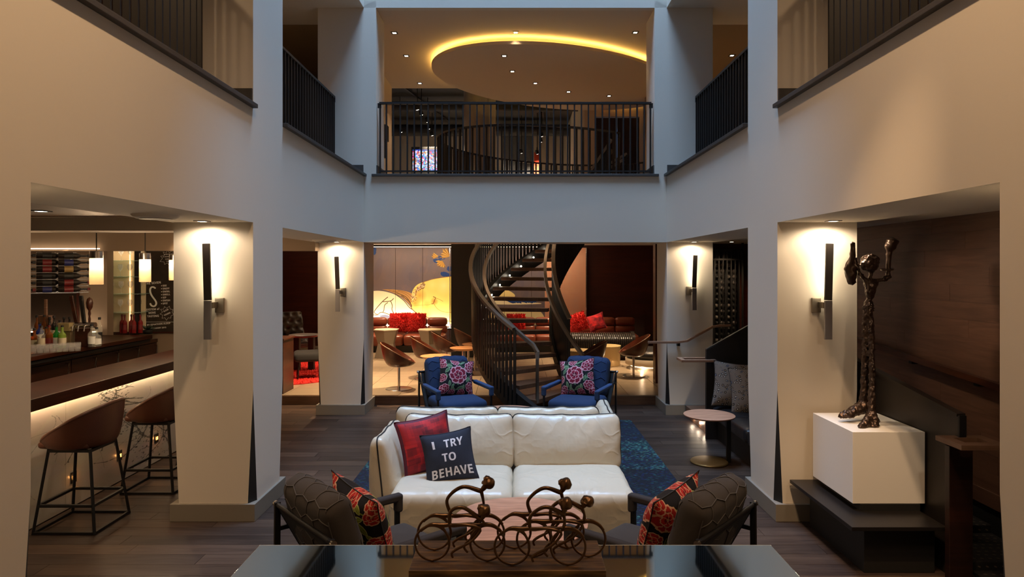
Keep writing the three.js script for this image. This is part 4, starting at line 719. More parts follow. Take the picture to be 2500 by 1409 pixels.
throwPillow('dark denim throw pillow lettered I TRY TO BEHAVE', 0.42, 0.42, 0.13, T.denim, [-0.535, 0.632, -5.30], R(-20), R(6), R(9), 'pillows on the cream sofa', std({ color: lin(0.03, 0.03, 0.045), roughness: 0.9 }), 3);
// flowered needlepoint
function flower(c, x, y, R0, r, a0, hot) {
  const petal = (a, d, s, col, edge) => { const px = x + Math.cos(a) * d, py = y + Math.sin(a) * d; c.save(); c.translate(px, py); c.rotate(a); c.fillStyle = edge; c.beginPath(); for (let k = 0; k <= 24; k++) { const t = k / 24 * 2 * PI, q = s * (1 + 0.09 * Math.sin(t * 7)); c.lineTo(q * Math.cos(t) * 0.95, q * Math.sin(t) * 1.1); } c.fill(); c.fillStyle = col; c.beginPath(); for (let k = 0; k <= 24; k++) { const t = k / 24 * 2 * PI, q = s * 0.80 * (1 + 0.08 * Math.sin(t * 7)); c.lineTo(q * Math.cos(t) * 0.95 - s * 0.10, q * Math.sin(t) * 1.1); } c.fill(); c.fillStyle = hot[2]; c.beginPath(); c.ellipse(-s * 0.45, 0, s * 0.34, s * 0.5, 0, 0, 7); c.fill(); c.restore(); };
  for (let i = 0; i < 7; i++) petal(a0 + i / 7 * 2 * PI, R0 * 0.62, R0 * 0.40, hot[0], hot[3]);
  for (let i = 0; i < 5; i++) petal(a0 + 0.4 + i / 5 * 2 * PI, R0 * 0.30, R0 * 0.27, hot[1], hot[3]);
  c.fillStyle = hot[3]; c.beginPath(); c.arc(x, y, R0 * 0.09, 0, 7); c.fill(); c.fillStyle = '#7a8a2a'; c.beginPath(); c.arc(x, y, R0 * 0.05, 0, 7); c.fill();
}
function leaf(c, x, y, a, L, cols) { c.save(); c.translate(x, y); c.rotate(a); c.fillStyle = cols[1]; c.beginPath(); c.moveTo(0, 0); c.quadraticCurveTo(L * 0.45, -L * 0.42, L, 0); c.quadraticCurveTo(L * 0.45, L * 0.42, 0, 0); c.fill(); c.fillStyle = cols[0]; c.beginPath(); c.moveTo(L * 0.05, 0); c.quadraticCurveTo(L * 0.45, -L * 0.30, L * 0.92, 0); c.quadraticCurveTo(L * 0.45, L * 0.30, L * 0.05, 0); c.fill(); c.strokeStyle = cols[1]; c.lineWidth = 3; c.beginPath(); c.moveTo(0, 0); c.lineTo(L, 0); c.stroke(); c.restore(); }
const floral = (seed, hot, green, ground) => canvasTex(720, 720, (c, w, h) => {
  c.fillStyle = ground; c.fillRect(0, 0, w, h); const r = rng(seed);
  c.lineCap = 'round'; c.strokeStyle = green[0]; c.lineWidth = 12; for (const q of [[60, 120, 300, 60, 480, 160], [600, 330, 640, 520, 420, 560], [80, 560, 220, 660, 420, 620]]) { c.beginPath(); c.moveTo(q[0], q[1]); c.quadraticCurveTo(q[2], q[3], q[4], q[5]); c.stroke(); }
  for (let i = 0; i < 20; i++) leaf(c, 60 + r() * 600, 60 + r() * 600, r() * 6.3, 70 + r() * 70, green);
  leaf(c, 80, 300, -0.9, 150, green); leaf(c, 330, 640, -0.4, 170, green); leaf(c, 540, 470, -1.2, 130, green); leaf(c, 110, 150, 0.2, 140, green);
  flower(c, 350, 330, 200, r, 0.3, hot); flower(c, 610, 150, 125, r, 1.1, hot); flower(c, 640, 560, 115, r, 0.7, hot); flower(c, 90, 620, 100, r, 0.2, hot); flower(c, 40, 130, 80, r, 0.9, hot); flower(c, 450, 690, 80, r, 0.5, hot); flower(c, 300, 40, 90, r, 0.3, hot); flower(c, 700, 360, 80, r, 0.1, hot); flower(c, 30, 400, 85, r, 0.6, hot); flower(c, 250, 700, 70, r, 0.6, hot); for (const [x, y] of [[20, 20], [700, 20], [20, 700], [700, 700]]) flower(c, x, y, 105, r, 0.4, hot);
  c.fillStyle = 'rgba(10,6,6,0.18)'; for (let y = 0; y < h; y += 6) c.fillRect(0, y, w, 1.5); for (let x = 0; x < w; x += 6) c.fillRect(x, 0, 1.5, h);
});
T.floralPink = floral(5, ['#8c1634', '#a01d3c', '#560a20', '#eeb2ba'], ['#4d7a52', '#a9c29a'], '#0d0f14');
T.floralRed = floral(15, ['#c01f16', '#d4281c', '#7c0f0c', '#efb48c'], ['#8b9a2e', '#cfd07a'], '#140a08');

// ---------------------------------------------------------------- lounge armchairs
function hexLines(S, u0, u1, v0, v1, size, seed, r) {            // stitched honeycomb cords laid over a surface S(u, v)
  const out = [], rnd = (i, j) => [(hash2(i + seed * 31, j) - 0.5) * size * 0.36, (hash2(i, j + seed * 17) - 0.5) * size * 0.36];
  const node = (i, j) => { const x = u0 + (i + 0.5 * (j & 1)) * size, y = v0 + j * size * 0.78, [a, b] = rnd(i, j); return [x + a, y + b]; };
  const nu = Math.ceil((u1 - u0) / size) + 1, nv = Math.ceil((v1 - v0) / (size * 0.78)) + 1, seen = (p) => p[0] > u0 && p[0] < u1 && p[1] > v0 && p[1] < v1;
  const line = (p, q) => { const c = (t) => [clamp(t[0], u0, u1), clamp(t[1], v0, v1)]; if (!seen(p) && !seen(q)) return; p = c(p); q = c(q); const pts = []; for (let k = 0; k <= 4; k++) pts.push(S(lerp(p[0], q[0], k / 4), lerp(p[1], q[1], k / 4))); if (pts[0].distanceTo(pts[4]) > 0.01) out.push(tube(pts, r, 5, 4)); };
  // triangle centres of a hexagonal lattice joined by their common edges
  const ce = (i, j, up) => { const a = node(i, j), b = node(i + 1, j), c = up ? node(i + (j & 1), j + 1) : node(i + (j & 1), j - 1); return [(a[0] + b[0] + c[0]) / 3, (a[1] + b[1] + c[1]) / 3]; };
  for (let j = -1; j < nv; j++) for (let i = -2; i < nu; i++) { const U = ce(i, j, true), D = ce(i, j, false); line(U, D); const k = j & 1, n1 = ce(i + k - 1, j + 1, false), n2 = ce(i + k, j + 1, false); line(U, n1); line(U, n2); }
  return out;
}
function armchair(label, fab, arm, cord, pos, turn) {
  const o = thing('lounge_armchair', label, 'armchair', pos, turn, 'quilted lounge armchairs'), W = 0.62, H = 0.52, D = 0.17;
  const B = [0.0, 0.02, 0.025], bw = [W / 2, H / 2, D / 2], tilt = R(-17), off = V(0, 0.655, -0.33);
  const P = (x, y, z, e = 0) => { const q = softPoint(V(x, y, z), ...bw, 0.07, B); if (e) q.addScaledVector(V(q.x / bw[0] * 0.15, q.y / bw[1] * 0.5, q.z / bw[2]).normalize(), e); return q.applyAxisAngle(V(1, 0, 0), tilt).add(off); };
  const bc = mesh('back_cushion', [place(softBox(W, H, D, 0.07, B, [22, 20, 10], 0.012, 4), 0, 0, 0, tilt).translate(off.x, off.y, off.z)], fab, o);
  const S = (u, v) => { const y = v < H ? -H / 2 + v : v < H + D ? H / 2 : H / 2 - (v - H - D), z = v < H ? D / 2 : v < H + D ? D / 2 - (v - H) : -D / 2; return P(u, y, z, 0.0015); };
  mesh('quilt_cords', hexLines(S, -W / 2 + 0.005, W / 2 - 0.005, 0.04, 2 * H + D - 0.04, 0.15, 3, 0.0034), cord, bc);
  mesh('seat_cushion', [place(softBox(W, 0.15, 0.68, 0.06, [0, 0.015, 0.01], [18, 8, 18], 0.01, 2), 0, 0.36, 0.06)], fab, o);
  mesh('seat_pan', [rbox(W - 0.02, 0.03, 0.62, 0.01, 0, 0.275, 0.05)], M.black, o);
  mesh('back_sling', [sweep([V(0, 0.24, -0.20), V(0, 0.45, -0.33), V(0, 0.715, -0.467)], W + 0.06, 0.012)], M.blackFabric, o);
  mesh('back_rod', [rod([-0.36, 0.72, -0.465], [0.36, 0.72, -0.465], 0.014)], M.blackMetal, o);
  for (const s of [-1, 1]) {
    const x = s * 0.365;
    mesh('rod_cap', [cyl(0.018, 0.018, 0.02, x + s * 0.02, 0.72, -0.465, 16, 0, 0, PI / 2)], M.chrome, o);
    mesh('rear_leg', [bar([x, 0, -0.47], [x, 0.735, -0.465], 0.02, 0.034)], M.blackMetal, o);
    mesh('front_leg', [bar([x, 0, 0.36], [x, 0.55, 0.36], 0.02, 0.034)], M.blackMetal, o);
    mesh('floor_rail', [bar([x, 0.012, -0.47], [x, 0.012, 0.37], 0.02, 0.024)], M.blackMetal, o);
    mesh('side_brace', [bar([x, 0.26, 0.34], [x * 0.92, 0.24, -0.22], 0.02, 0.026), bar([x * 0.92, 0.24, -0.22], [x, 0.72, -0.465], 0.018, 0.02)], M.blackMetal, o);
    mesh('armrest', [rbox(0.062, 0.052, 0.62, 0.018, x, 0.575, 0.085, 0, 0, 0, 3), rbox(0.062, 0.12, 0.052, 0.018, x, 0.535, 0.368, 0, 0, 0, 3)], arm, o);
    mesh('arm_link', [bar([x, 0.575, -0.20], [x, 0.575, -0.46], 0.014, 0.026)], M.blackMetal, o);
  }
  return o;
}
const fabric = (r, g, b) => std({ color: lin(r, g, b), roughness: 0.95, bumpMap: rep(T.weave, 4, 4), bumpScale: 0.001 });
M.charcoal = fabric(0.052, 0.041, 0.034); M.navy = fabric(0.015, 0.033, 0.085); M.armDark = fabric(0.036, 0.030, 0.030); M.armBlueLit = fabric(0.026, 0.056, 0.14);  // same cloth as the charcoal; the blue tone paints in cool daylight
M.cordGrey = std({ color: lin(0.085, 0.072, 0.062), roughness: 0.8 }); M.cordBlueLit = std({ color: lin(0.02, 0.045, 0.14), roughness: 0.9 });
const near = (s) => [s * 0.84, 0.016, -3.97];
armchair('charcoal quilted armchair seen from behind at the lower left', M.charcoal, M.armDark, M.cordGrey, near(-1), R(131));
armchair('charcoal quilted armchair seen from behind at the lower right', M.charcoal, M.armDark, M.cordGrey, near(1), -R(131));
armchair('quilted armchair tinted blue for the cool daylight, left of the stair foot, facing the sofas', M.navy, M.armBlueLit, M.cordBlueLit, [-0.80, 0.016, -8.78], R(25));
armchair('quilted armchair tinted blue for the cool daylight, right of the stair foot, facing the sofas', M.navy, M.armBlueLit, M.cordBlueLit, [0.86, 0.016, -8.78], -R(25));
function chairPillow(label, map, base, turn, lx, rz, w, lz = -0.125, seed = 1) {
  const o = throwPillow(label, w, w, 0.22, map, [0, 0, 0], 0, 0, 0, 'flowered pillows on the armchairs', M.piping, seed, 0.95);
  const g = new THREE.Group(); g.position.set(...base); g.rotation.y = turn; g.updateMatrixWorld(true);
  const p = V(lx, w > 0.51 ? 0.635 : 0.665, lz).applyMatrix4(g.matrixWorld); o.position.copy(p); o.rotation.set(R(-19), turn, rz, 'YXZ'); return o;
}
chairPillow('red flowered needlepoint pillow on the lower left armchair', T.floralRed, near(-1), R(131), -0.02, R(8), 0.52, -0.10, 4);
chairPillow('red flowered needlepoint pillow on the lower right armchair', T.floralRed, near(1), -R(131), 0.02, R(-8), 0.52, -0.10, 5);
chairPillow('pink flowered needlepoint pillow on the left blue-tinted armchair', T.floralPink, [-0.80, 0.016, -8.78], R(25), 0.05, R(-9), 0.50, -0.115, 6);
chairPillow('pink flowered needlepoint pillow on the right blue-tinted armchair', T.floralPink, [0.86, 0.016, -8.78], -R(25), -0.07, R(9), 0.50, -0.115, 7);
// ---------------------------------------------------------------- round tables
function roundTable(name, label, r, h, pos, mat) {
  const o = thing(name, label, 'table', pos); const g = lathe([[0.001, h], [r - 0.004, h], [r, h - 0.004], [r - 0.004, h - 0.022], [r - 0.03, h - 0.028], [0.001, h - 0.028]], 56);
  mesh('table_top', [uvm(g, 1)], mat, o); mesh('pedestal', [lathe([[0.001, h - 0.03], [0.05, h - 0.03], [0.035, h - 0.10], [0.03, 0.06], [0.06, 0.03]], 28)], M.blackMetal, o); mesh('foot', [lathe([[0.06, 0.03], [r * 0.62, 0.012], [r * 0.64, 0.0], [0.001, 0.0]], 40)], M.blackMetal, o); return o;
}
M.pinkOak = std({ map: rep(T.oak, 0.9, 1.3), color: lin(1.8, 1.62, 1.6), roughness: 0.45 });
roundTable('coffee_table', 'round oak coffee table before the cream sofa, behind the bicycle sculpture', 0.46, 0.44, [0.03, 0.016, -4.42], M.pinkOak);
roundTable('coffee_table', 'round oak coffee table between the blue-tinted armchairs', 0.46, 0.44, [-0.08, 0.016, -7.72], M.pinkOak);
// ---------------------------------------------------------------- right side: plinth, sculpture, stair panels, bench
{
  const o = thing('display_platform', 'low black metal platform under the white plinth', 'platform', [2.66, 0, -5.05]);
  mesh('top_slab', [rbox(0.66, 0.028, 1.03, 0.003, 0, 0.352, 0)], std({ color: lin(0.022, 0.018, 0.016), metalness: 0.5, roughness: 0.35 }), o);
  mesh('base', [rbox(0.50, 0.338, 0.86, 0.003, 0.06, 0.169, -0.02)], M.black, o); mesh('recess', [box(0.44, 0.05, 0.62, 0.11, 0.391, -0.1)], M.black, o);
  const p = thing('plinth', 'plain white box plinth carrying the bronze figure', 'plinth', [2.765, 0.416, -5.175]);
  mesh('body', [rbox(0.535, 0.531, 0.65, 0.003, 0, 0.2655, 0)], std({ color: lin(0.78, 0.73, 0.66), roughness: 0.7, bumpMap: T.plaster, bumpScale: 0.0006 }), p);
}
{ // bronze figure with raised arms, modelled as one rough skin
  const o = thing('bronze_figure', 'tall thin bronze figure raising a bottle and a goblet, standing on the plinth', 'sculpture', [2.835, 0.947, -5.26]);
  const HX = 0.36, HY = 0.76, HZ = 0.36, N = 150, mc = new MarchingCubes(N, new THREE.MeshStandardMaterial(), false, false, 400000), f = mc.field, C = V(0.02, 0.73, 0.06);
  const S = [];                                                 // capsules: a, b, radius at a, radius at b
  const c = (a, b, r0, r1) => S.push([...a, ...b, r0, r1]);
  // pixel frame of the zoom: 1 unit = 1 px at 332 px/m
  const q = (x, y, z = 0) => [(x - 258) / 936 , (1330 - y) / 936, z];
  const sh = 0.0; const j = (x, y, z) => [(x - 252) * 0.00112 - z * 0.54, (1345 - y) * 0.001115, z];      // the nearer foot stands a little to the left as well
  c(j(215, 1250, 0.05), j(60, 1300, 0.10), 0.052, 0.026); c(j(215, 1240, 0.05), j(120, 1290, 0.12), 0.05, 0.03);     // far foot
  c(j(215, 1250, 0.05), j(225, 1000, 0.03), 0.036, 0.026); c(j(225, 1000, 0.03), j(232, 720, 0.0), 0.026, 0.030); c(j(232, 720, 0.0), j(250, 520, 0), 0.030, 0.036);
  c(j(275, 1290, 0.20), j(200, 1345, 0.29), 0.045, 0.030); c(j(285, 1310, 0.22), j(280, 1345, 0.25), 0.05, 0.045);   // near foot
  c(j(275, 1270, 0.18), j(278, 1000, 0.10), 0.034, 0.024); c(j(278, 1000, 0.10), j(270, 760, 0.03), 0.024, 0.030); c(j(270, 760, 0.03), j(252, 520, 0), 0.031, 0.035);
  c(j(250, 540, 0), j(262, 455, 0), 0.035, 0.024); c(j(262, 450, 0), j(265, 385, 0), 0.036, 0.050); c(j(250, 370, 0), j(290, 365, 0), 0.030, 0.026); c(j(265, 345, 0), j(268, 280, 0), 0.020, 0.020);
  c(j(262, 215, 0), j(262, 225, 0), 0.072, 0.070); c(j(285, 205, -0.02), j(240, 235, 0.02), 0.05, 0.05);             // head
  c(j(240, 350, 0), j(190, 305, 0), 0.021, 0.018); c(j(190, 305, 0), j(165, 210, 0), 0.018, 0.016); c(j(165, 210, 0), j(150, 190, 0), 0.016, 0.018);
  c(j(295, 352, 0), j(370, 335, 0), 0.021, 0.018); c(j(370, 335, 0), j(398, 318, 0), 0.020, 0.019); c(j(396, 318, 0), j(394, 285, 0), 0.020, 0.020);
  let k = 0; const cx = HX * 2 / N, px = V();
  for (let z = 0; z < N; z++) for (let y = 0; y < N; y++) for (let x = 0; x < N; x++, k++) {
    const X = (x / N * 2 - 1) * HX + C.x, Y = (y / N * 2 - 1) * HY + C.y, Z = (z / N * 2 - 1) * HZ + C.z; let s = 0;
    let best = 9; const kk = 0.016;
    for (let i = 0; i < S.length; i++) {
      const t = S[i], bx = t[3] - t[0], by = t[4] - t[1], bz = t[5] - t[2], ax = X - t[0], ay = Y - t[1], az = Z - t[2]; let h = (ax * bx + ay * by + az * bz) / (bx * bx + by * by + bz * bz + 1e-9); h = h < 0 ? 0 : h > 1 ? 1 : h;
      const ex = ax - bx * h, ey = ay - by * h, ez = az - bz * h, dd = ex * ex + ey * ey + ez * ez; if (dd > 0.03) { if (best > 0.1) best = Math.min(best, 0.12); continue; } const d = Math.sqrt(dd) - (t[6] + (t[7] - t[6]) * h), m = Math.max(kk - Math.abs(best - d), 0) / kk; best = Math.min(best, d) - m * m * kk * 0.25;
    }
    if (best < 0.05) best += 0.004 + 0.014 * (noise3(X * 42, Y * 42, Z * 42) - 0.5) + 0.010 * (noise3(X * 95 + 9, Y * 95, Z * 95) - 0.5);
    if (Y < 0.002) best = Math.max(best, 0.002 - Y);
    f[k] = -best;
  }
  mc.isolation = 0; mc.update(); const cnt = mc.count ?? mc.geometry.drawRange.count, g = new THREE.BufferGeometry();
  const P = new Float32Array(mc.positionArray.slice(0, cnt * 3)); for (let i = 0; i < cnt; i++) { P[i * 3] = P[i * 3] * HX + C.x; P[i * 3 + 1] = P[i * 3 + 1] * HY + C.y; P[i * 3 + 2] = P[i * 3 + 2] * HZ + C.z; }
  g.setAttribute('position', new THREE.BufferAttribute(P, 3)); let gm = mergeVertices(g, 1e-4); gm.computeVertexNormals();
  M.figure = std({ color: lin(0.075, 0.046, 0.032), metalness: 0.75, roughness: 0.34 });
  mesh('body', [gm], M.figure, o);
  mesh('raised_bottle', [taper([j(138, 75, 0), j(140, 130, 0), j(138, 180, 0), j(125, 250, 0), j(125, 330, 0), j(135, 365, 0)], [0.018, 0.020, 0.026, 0.046, 0.046, 0.030], 40, 16, 0.22, 3)], M.figure, o);
  mesh('goblet', [taper([j(394, 285, 0), j(396, 220, 0), j(400, 150, 0), j(408, 110, 0), j(420, 80, 0), j(424, 55, 0)], [0.016, 0.019, 0.018, 0.022, 0.046, 0.044], 34, 16, 0.2, 8), cyl(0.05, 0.05, 0.010, ...j(384, 265, 0), 20, 0.12, 0, 0.1)], M.figure, o);
}
{ // dark stair balustrade behind the plinth with a looped timber handrail end
  const o = thing('stair_balustrade', 'dark metal stair panel behind the plinth with a timber handrail loop', 'balustrade', [3.045, 0, -4.5]);
  const steel = std({ color: lin(0.045, 0.036, 0.030), metalness: 0.6, roughness: 0.4 });
  for (const [d0, d1, y0, y1] of [[4.5, 5.62, 1.135, 1.285], [5.63, 6.3, 1.29, 1.37]]) { const g = extrude([[d0 - 4.5, 0], [d1 - 4.5, 0], [d1 - 4.5, y1], [d0 - 4.5, y0]], 0.03, 0.002); g.rotateY(PI / 2); mesh('metal_panel', [uvm(g)], steel, o); }
  mesh('cap_rail', [sweep([V(0.015, 1.15, 0), V(0.015, 1.392, -1.78)], 0.06, 0.02)], steel, o);
  mesh('end_post', [rbox(0.05, 1.15, 0.02, 0.003, 0.015, 0.575, 0.012)], M.blackMetal, o);
  const L = (x0, x1, z0, z1, w, y) => { const g = extrude([[x0, -z0], [x1, -z0], [x1, -z1], [x0, -z1]], 0.029, 0.003, [[[x0 + w, -z0 + w], [x1 - w, -z0 + w], [x1 - w, -z1 - w], [x0 + w, -z1 - w]]]); g.rotateX(-PI / 2); g.translate(0, y - 0.015, 0); return [uvm(g)]; };
  mesh('handrail_loop', L(-0.13, 0.18, 0.22, -0.04, 0.07, 0.985), M.riser, o);
  mesh('newel', [rbox(0.16, 0.95, 0.05, 0.004, -0.02, 0.475, 0.03)], M.doorWood, o);
}
{ // handrail on the timber wall
  const o = thing('wall_handrail', 'dark handrail on brackets along the right timber wall', 'handrail', [3.62, 0, -4.4]);
  mesh('rail', [sweep([V(0, 1.235, 0.6), V(0, 1.27, -0.5), V(0, 1.41, -2.6)], 0.045, 0.05)], M.walnut, o);
  for (const [z, y] of [[0.1, 1.215], [-0.75, 1.25], [-1.6, 1.305], [-2.3, 1.35]]) mesh('bracket', [rbox(0.09, 0.035, 0.05, 0.004, 0.04, y, z)], M.blackMetal, o);
}
{ // dark stair well carpet behind the platform
  T.dots = canvasTex(256, 256, (c, w, h) => { c.fillStyle = '#120c09'; c.fillRect(0, 0, w, h); c.fillStyle = '#5a4a3a'; for (let i = 0; i < 8; i++) for (let k = 0; k < 8; k++) { c.beginPath(); c.ellipse(16 + i * 32 + (k % 2) * 8, 16 + k * 32, 7, 3, 0.4, 0, 7); c.fill(); } });
  const o = thing('stair_runner', 'dark dotted stair carpet between the platform and the timber wall', 'carpet', [3.42, 0.001, -5.2]);
  M.runner = std({ map: rep(T.dots, 2.2, 2.2), roughness: 0.95 });
  for (let i = 0; i < 4; i++) mesh('carpeted_step', [uvm(rbox(0.50, 0.06 * (i + 1), 0.5, 0.008, 0, 0.03 * (i + 1), 0.9 - i * 0.5))], M.runner, o);
}
{ // upholstered bench beside the side steps
  const o = thing('black_bench', 'low black leather bench against the dark stair panel on the right', 'bench', [2.9, 0, -7.35]);
  M.blackLeather = std({ color: lin(0.016, 0.015, 0.016), roughness: 0.32, bumpMap: rep(T.grain, 3, 3), bumpScale: 0.001 });
  mesh('plinth_base', [box(0.72, 0.26, 1.86, 0.02, 0.13, 0)], M.black, o);
  for (let i = 0; i < 3; i++) mesh('seat_cushion', [place(softBox(0.84, 0.17, 0.62, 0.05, [0, 0.02, 0], [14, 8, 12], 0.01, i), 0, 0.345, 0.62 - i * 0.62)], M.blackLeather, o);
  mesh('backrest', [place(softBox(0.16, 0.5, 1.86, 0.05, [0.01, 0, 0], [6, 10, 16], 0.01, 4), 0.40, 0.64, 0)], M.blackLeather, o);
  const w = thing('stair_side_panel', 'black sloping side panel of the right-hand steps', 'panel', [2.42, 0, -8.34]);
  const g = extrude([[0, 0], [1.3, 0], [1.3, 1.86], [0.0, 1.13]], 0.05, 0.002); mesh('panel_body', [uvm(g)], M.black, w); mesh('top_edge', [sweep([V(0, 1.136, 0.025), V(1.3, 1.866, 0.025)], 0.05, 0.012)], M.railMetal, w);
  const L = (x0, x1, z0, z1, w2, y) => { const k = extrude([[x0, -z0], [x1, -z0], [x1, -z1], [x0, -z1]], 0.024, 0.003, [[[x0 + w2, -z0 + w2], [x1 - w2, -z0 + w2], [x1 - w2, -z1 - w2], [x0 + w2, -z1 - w2]]]); k.rotateX(-PI / 2); k.translate(0, y - 0.012, 0); return [uvm(k)]; };
  mesh('handrail_loop', L(-0.33, 0.1, 0.12, -0.14, 0.05, 1.0), M.oak, w);
}
T.sequin = canvasTex(512, 512, (c, w, h) => { c.fillStyle = '#7a6f64'; c.fillRect(0, 0, w, h); const r = rng(21); for (let i = 0; i < 5000; i++) { c.fillStyle = `rgba(${60 + r() * 60},${55 + r() * 50},${50 + r() * 40},0.15)`; c.fillRect(r() * w, r() * h, 6, 2); } for (let i = 0; i < 190; i++) { const x = r() * w, y = r() * h, q = 6 + r() * 9; c.fillStyle = '#1c1814'; c.beginPath(); c.arc(x, y, q, 0, 7); c.fill(); c.fillStyle = ['#c9c2b4', '#8a93a8', '#a88f70', '#e8e2d4'][r() * 4 | 0]; c.beginPath(); c.arc(x, y, q * 0.5, 0, 7); c.fill(); } });
throwPillow('grey mirror-dotted pillow at the back of the black bench', 0.56, 0.56, 0.18, T.sequin, [2.72, 0.725, -8.07], R(-12), R(-14), R(-4), 'dotted pillows on the bench', M.piping, 8);
throwPillow('grey mirror-dotted pillow in front on the black bench', 0.56, 0.56, 0.18, T.sequin, [2.86, 0.700, -7.86], R(-16), R(-26), R(6), 'dotted pillows on the bench', M.piping, 9);
{ // side table with an offset post
  const o = thing('side_table', 'small round side table on a brass disc before the black bench', 'side table', [2.16, 0, -7.3]);
  mesh('table_top', [uvm(lathe([[0.001, 0.535], [0.276, 0.535], [0.28, 0.53], [0.272, 0.516], [0.001, 0.514]], 48))], M.pinkOak, o);
  mesh('post', [rbox(0.05, 0.52, 0.03, 0.006, 0.215, 0.26, 0.0), rbox(0.26, 0.02, 0.05, 0.004, 0.1, 0.508, 0)], M.blackMetal, o);
  mesh('base_disc', [lathe([[0.001, 0.022], [0.196, 0.022], [0.206, 0.012], [0.206, 0], [0.001, 0]], 44)], std({ color: lin(0.34, 0.24, 0.10), metalness: 0.8, roughness: 0.35 }), o);
}
{ // three side steps going up to the right, with tiny lights in the first riser
  const o = thing('side_steps', 'short flight of dark steps on the right with tiny riser lights', 'steps', [2.5, 0, -9.0]);
  for (let i = 0; i < 5; i++) mesh('step', [uvm(rbox(0.34, 0.155 * (i + 1), 1.22 + (i ? 0 : 0.0), 0.004, 0.17 + i * 0.33, 0.0775 * (i + 1), 0))], M.riser, o);
  for (const z of [0.44, 0.14, -0.16]) { mesh('riser_light', [cyl(0.016, 0.016, 0.008, -0.003, 0.075, z, 14, 0, 0, PI / 2)], glow(SOFT, 30), o); point(SOFT, 0.06, [2.47, 0.075, -9.0 + z], 0.6); }
  const h = thing('wall_handrail', 'timber handrail stepping up across the right farther column', 'handrail', [2.5, 0, -9.62]);
  mesh('rail', [sweep([V(-0.55, 1.08, 0), V(-0.12, 1.08, 0), V(0.02, 1.10, 0), V(0.40, 1.31, 0), V(0.52, 1.325, 0), V(0.66, 1.33, 0)], 0.05, 0.03)], M.oak, h);
  for (const [x, y] of [[-0.1, 1.05], [0.45, 1.29]]) mesh('bracket', [rbox(0.04, 0.05, 0.07, 0.003, x, y, -0.03)], M.blackMetal, h);
}
{ // wrought-iron wine gate
  const o = thing('iron_wine_gate', 'black wrought-iron gate before racks of wine at the right', 'gate', [3.55, 0.7, -11.1]);
  mesh('frame', [rbox(0.03, 2.0, 0.03, 0.003, -0.3, 0.95, 0), rbox(0.03, 2.0, 0.03, 0.003, 0.3, 0.95, 0), rbox(0.62, 0.03, 0.03, 0.003, 0, 1.78, 0), rbox(0.62, 0.03, 0.03, 0.003, 0, 1.62, 0)], M.blackMetal, o);
  for (let i = 0; i < 8; i++) mesh('upright', [box(0.016, 1.75, 0.016, -0.24 + i * 0.069, 0.88, 0)], M.blackMetal, o);
  for (let i = 0; i < 5; i++) mesh('scroll', [tube([[-0.26 + i * 0.125, 1.64, 0], [-0.25 + i * 0.125, 1.74, 0], [-0.20 + i * 0.125, 1.77, 0], [-0.15 + i * 0.125, 1.74, 0], [-0.14 + i * 0.125, 1.64, 0]], 0.008, 16, 6)], M.blackMetal, o);
  const rk = thing('wine_cabinet', 'tall wine cabinet with rows of bottle ends behind the iron gate', 'wine cabinet', [3.55, 0.6, -11.32]);
  mesh('back_board', [rbox(0.66, 1.9, 0.04, 0.003, 0, 0.95, -0.1)], M.black, rk); const eg = lathe([[0.001, 0.06], [0.018, 0.06], [0.034, 0.02], [0.036, 0]], 12); eg.rotateX(PI / 2);
  const em = [std({ color: lin(0.25, 0.22, 0.2), metalness: 0.6, roughness: 0.3 }), M.black]; let k = 0;
  for (let r = 0; r < 17; r++) for (let i = 0; i < 6; i++) { const m = mesh('bottle_end', eg, em[hash2(r, i) > 0.6 ? 0 : 1], rk); m.position.set(-0.26 + i * 0.104, 0.12 + r * 0.1, -0.08); }
  spot(WARM, 5, [3.5, 2.55, -10.6], [3.55, 1.4, -11.3], R(40), 0.7); downlight(3.5, 2.60, 10.6, 'small recessed light before the wine gate', 'soffit lights by the columns', 0.09);
}
